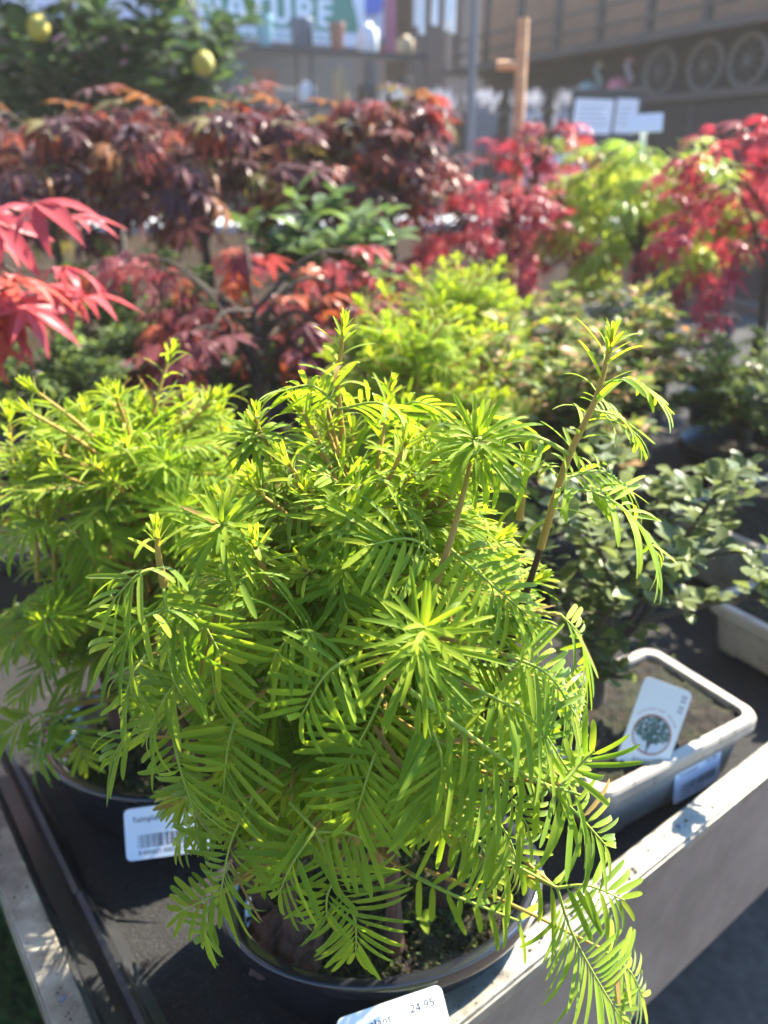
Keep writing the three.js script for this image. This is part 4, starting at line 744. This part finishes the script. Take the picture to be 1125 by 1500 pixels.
// ---------------------------------------------------------------- buildings behind
const K = [0.51, 0, -7.68];
{ // shop front with the sign
  const b = thing('garden_shop', 'dark shop front with a white and pink fascia', 'shop', K, 25.9 * Math.PI / 180);
  const lilac = std(lin(0.66, 0.64, 0.72), 0.55), pink = std(lin(0.42, 0.10, 0.16), 0.55), dark = std(lin(0.15, 0.145, 0.145), 0.7), brown = std(lin(0.16, 0.12, 0.10), 0.8);
  part('back_wall', box(6.2, 3.0, 0.12, -3.25, 1.5, -1.6), dark, b); part('rear_wall', box(8.0, 3.2, 0.12, -2.4, 1.6, -1.9), brown, b); part('side_wall', box(0.12, 3.0, 1.6, -6.34, 1.5, -0.8), dark, b); part('ceiling', box(6.0, 0.1, 1.6, -3.4, 2.95, -0.74), dark, b);
  part('corner_pier', box(0.32, 3.1, 0.5, -0.15, 1.55, -0.25), brown, b);
  for (const y of [0.5, 1.0, 1.5]) part('pier_band', box(0.34, 0.02, 0.52, -0.15, y, -0.25), dark, b);
  part('fascia', box(5.6, 0.85, 0.10, -3.42, 2.62, 0.06), lilac, b);
  part('fascia_edge', box(0.10, 1.00, 0.12, -0.57, 2.55, 0.07), pink, b);
  part('fascia_trim', box(5.6, 0.05, 0.13, -3.42, 2.17, 0.07), dark, b);
  for (let i = 0; i < 4; i++) part('post', box(0.07, 2.14, 0.07, -0.70 - i * 1.45, 1.07, 0.02), M.grey, b);
  part('cross_rail', box(2.0, 0.05, 0.05, -1.4, 1.72, -0.1), M.grey, b);
  for (let i = 0; i < 3; i++) part('shelf', box(4.6, 0.04, 0.4, -3.0, 0.5 + i * 0.52, -1.25), M.grey, b);
  part('white_panel', box(1.3, 2.1, 0.06, -4.65, 1.06, 0.10), lilac, b);
  part('magenta_panel', box(0.5, 0.5, 0.05, -2.9, 1.86, 0.11), pink, b);
  const loc = (x, y, z) => V(x, y, z).applyAxisAngle(UP, 25.9 * Math.PI / 180).add(V(...K));
  const sg = thing('shop_sign', 'green sign reading NATURE in white letters on the fascia', 'sign', loc(-1.62, 2.33, 0.14).toArray(), 25.9 * Math.PI / 180);
  const st = print(1024, 300, (x, w, h) => {
    x.fillStyle = '#e8ecf0'; x.fillRect(0, 0, w, h); x.fillStyle = '#3f8f76'; x.beginPath(); x.moveTo(120, 0); x.lineTo(940, 0); x.lineTo(1000, 236); x.lineTo(150, 236); x.closePath(); x.fill();
    x.fillStyle = '#ffffff'; x.font = 'bold 175px sans-serif'; x.fillText('NATURE', 180, 214); x.fillStyle = '#e2e23a'; x.beginPath(); x.arc(80, 130, 70, 0, 7); x.fill();
    x.fillStyle = '#6f9c92'; x.fillRect(60, 256, 820, 26); x.fillStyle = '#f4f6f8'; for (let i = 0; i < 20; i++) x.fillRect(70 + i * 40, 260, 26, 18);
  });
  part('board', card(1.62, 0.42, 0.004, 0.02), std(lin(0.95, 0.95, 0.95), 0.5, { map: st }), sg);
  const em = part(numbered('blue_emblem'), card(0.20, 0.24, 0.09, 0.02), std(lin(0.04, 0.12, 0.5), 0.5), scene); tag(em, 'round blue emblem on the white fascia beside the green sign', 'emblem'); em.position.copy(loc(-0.74, 2.47, 0.115)); em.rotation.y = 25.9 * Math.PI / 180;
  reseed(71);
  [['brown', lin(0.28, 0.20, 0.10)], ['pale grey', lin(0.35, 0.37, 0.40)], ['ochre', lin(0.4, 0.3, 0.14)]].forEach(([cn, cc], ci) => ['lowest', 'middle', 'top'].forEach((lv, lvl) => { const w = rr(0.18, 0.36), h = rr(0.16, 0.36), q = loc(-0.95 - ((ci + lvl) % 3) * 0.9 - rr(0, 0.2), 0.52 + lvl * 0.52 + h / 2, -1.2), o = part(numbered('stock_box'), rbox(w, h, 0.22, 0, 0, 0, 0.008), std(cc, 0.7), scene); o.position.copy(q); o.rotation.y = 25.9 * Math.PI / 180; tag(o, cn + ' carton on the ' + lv + ' shelf inside the dark shop', 'box', 'cartons on the shop shelves'); }));
}
{ // shelf wall with ornaments
  const T2 = -64.1 * Math.PI / 180, b = thing('shelf_wall', 'long dark shelf wall with tan boards and rails on top', 'shelving', K, T2), LEN = 4.2;
  const dk = std(lin(0.06, 0.05, 0.043), 0.8), mid = std(lin(0.11, 0.093, 0.08), 0.75), tan = std(lin(1, 1, 1), 0.8, { map: texture(512, (i) => { const v = 0.62 + 0.12 * (nA[i] - 0.5); return [v, v * 0.82, v * 0.66]; }, true, 1) });
  part('lower_front', box(LEN, 1.62, 0.08, LEN / 2 + 0.1, 0.81, -0.04), dk, b);
  for (let i = 0; i < 5; i++) part('panel_strip', box(0.03, 1.6, 0.012, 0.35 + i * 0.85, 0.8, 0.007), mid, b);
  part('ledge', box(LEN, 0.04, 0.42, LEN / 2 + 0.1, 1.64, -0.16), mid, b); part('recess_back', box(LEN, 0.34, 0.05, LEN / 2 + 0.1, 1.83, -0.36), dk, b);
  part('upper_beam', box(LEN, 0.05, 0.42, LEN / 2 + 0.1, 1.975, -0.16), mid, b);
  for (let i = 0; i < 9; i++) part('tan_board', box(0.462, 0.55, 0.03, 0.34 + i * 0.47, 2.28, -0.30), tan, b);
  for (let i = 0; i < 10; i++) part('upright', box(0.045, 0.57, 0.045, 0.12 + i * 0.455, 2.285, -0.05), mid, b);
  for (const y of [2.09, 2.2]) part('rail', new THREE.CylinderGeometry(0.011, 0.011, LEN, 8).rotateZ(Math.PI / 2).translate(LEN / 2 + 0.1, y, -0.02), mid, b);
  const loc = (x, y, z) => V(x, y, z).applyAxisAngle(UP, T2).add(V(...K)).toArray();
  const rust = std(lin(0.18, 0.15, 0.125), 0.7);
  for (const [x, wl] of [[2.5, 'rusty wheel ornament right beside the pink flamingo figure'], [2.86, 'rusty wheel ornament between two others on the wall ledge'], [3.16, 'rusty wheel ornament farthest along the ledge from the flamingo']]) {
    const w = thing('wheel_ornament', wl, 'ornament', loc(x, 1.66, -0.08), T2, 'wheel ornaments on the ledge');
    part('tyre', new THREE.TorusGeometry(0.122, 0.014, 10, 40).translate(0, 0.136, 0), rust, w); part('hub', new THREE.CylinderGeometry(0.022, 0.022, 0.03, 16).rotateX(Math.PI / 2).translate(0, 0.136, 0), rust, w);
    for (let i = 0; i < 10; i++) { const a = i / 10 * 6.283; part('spoke', tube([V(Math.cos(a) * 0.018, 0.136 + Math.sin(a) * 0.018, 0), V(Math.cos(a) * 0.115, 0.136 + Math.sin(a) * 0.115, 0)], 0.0035, 6), rust, w); }
  }
  const bird = (label, at, c1, c2, head) => {
    const f = thing('bird_figure', label, 'ornament', at, 0.3), body = new THREE.SphereGeometry(1, 24, 16).scale(0.075, 0.055, 0.05).translate(0, 0.075, 0);
    part('body', body, std(c1, 0.45), f); part('neck', tube(smooth([[0.045, 0.09, 0], [0.085, 0.12, 0], [0.06, 0.165, 0], [0.045, 0.20, 0], [0.06, 0.225, 0]], 16), taper(17, 0.018, 0.012), 10), std(c2, 0.45), f);
    part('head', new THREE.SphereGeometry(0.021, 16, 12).translate(0.066, 0.228, 0), std(head, 0.45), f); part('beak', new THREE.ConeGeometry(0.010, 0.045, 10).rotateZ(-2.1).translate(0.098, 0.216, 0), std(lin(0.5, 0.38, 0.12), 0.5), f);
    for (const z of [-0.015, 0.015]) part('leg', tube([V(0, 0.03, z), V(0, 0, z)], 0.006, 6), std(c2, 0.5), f);
  };
  bird('pink flamingo figure with white neck on the wall ledge', loc(2.18, 1.66, -0.05), lin(0.62, 0.20, 0.25), lin(0.62, 0.50, 0.53), lin(0.6, 0.24, 0.27));
  bird('pale turquoise bird figure next to the pink flamingo', loc(1.88, 1.66, -0.05), lin(0.30, 0.50, 0.48), lin(0.42, 0.52, 0.5), lin(0.45, 0.42, 0.22));
}
{ // metal shelf frame at the bench end
  const f = thing('metal_frame', 'pale metal frame on the bench beside the weeping crimson maple', 'frame', [0.58, 0.76, -1.66], -0.25);
  for (const y of [0.19, 0.245]) part('bar', rbox(0.30, 0.016, 0.016, 0, y, 0.0, 0.003), M.metal, f); for (const x of [-0.12, 0.02, 0.13]) part('post', rbox(0.02, 0.252, 0.02, x, 0.126, -0.018, 0.003), M.grey, f);
}

{ // loose bits on the bench: fallen needles on the felt, compost crumbs on felt and rim
  reseed(97); const m = new Mass(), d = new Mass(), crumb = new THREE.IcosahedronGeometry(1, 0); crumb.setIndex([...Array(crumb.attributes.position.count).keys()]);
  for (let i = 0; i < 60; i++) { const p = onBench(rr(0.08, 1.2), rr(0.04, 0.7), 0.7615), a = rr(0, 6.283); m.add(needles[0], basis(V(Math.cos(a), 0, Math.sin(a)), UP, p, rr(0.018, 0.028), rr(0.012, 0.022), 0.01), pick([lin(0.30, 0.20, 0.06), lin(0.22, 0.26, 0.05), lin(0.36, 0.26, 0.10)])); }
  for (let i = 0; i < 900; i++) { const rim = i < 170, p = rim ? (i < 130 ? onBench(rr(0.05, 1.3), rr(0.003, 0.018), 0.8005) : onBench(rr(0.003, 0.018), rr(0.05, 0.6), 0.8005)) : onBench(rr(0.07, 1.3), rr(0.025, 0.8), 0.7605), s = rr(0.0004, 0.0016) * (R() < 0.1 ? 1.8 : 1); d.add(crumb, basis(V(rr(-1, 1), 1, rr(-1, 1)), V(1, 0, 0.3), p, s, s * 0.6, s), pick([lin(0.03, 0.022, 0.015), lin(0.06, 0.045, 0.03), lin(0.12, 0.11, 0.09)])); }
  tag(m.build('fallen_needles', needleMass, scene), 'scattered fallen redwood needles lying on the black felt', 'needles', null, 'stuff');
  tag(d.build('compost_crumbs', M.moss, scene), 'scattered compost crumbs on the bench felt and metal rim', 'crumbs', null, 'stuff');
}

renderer.render(scene, camera);
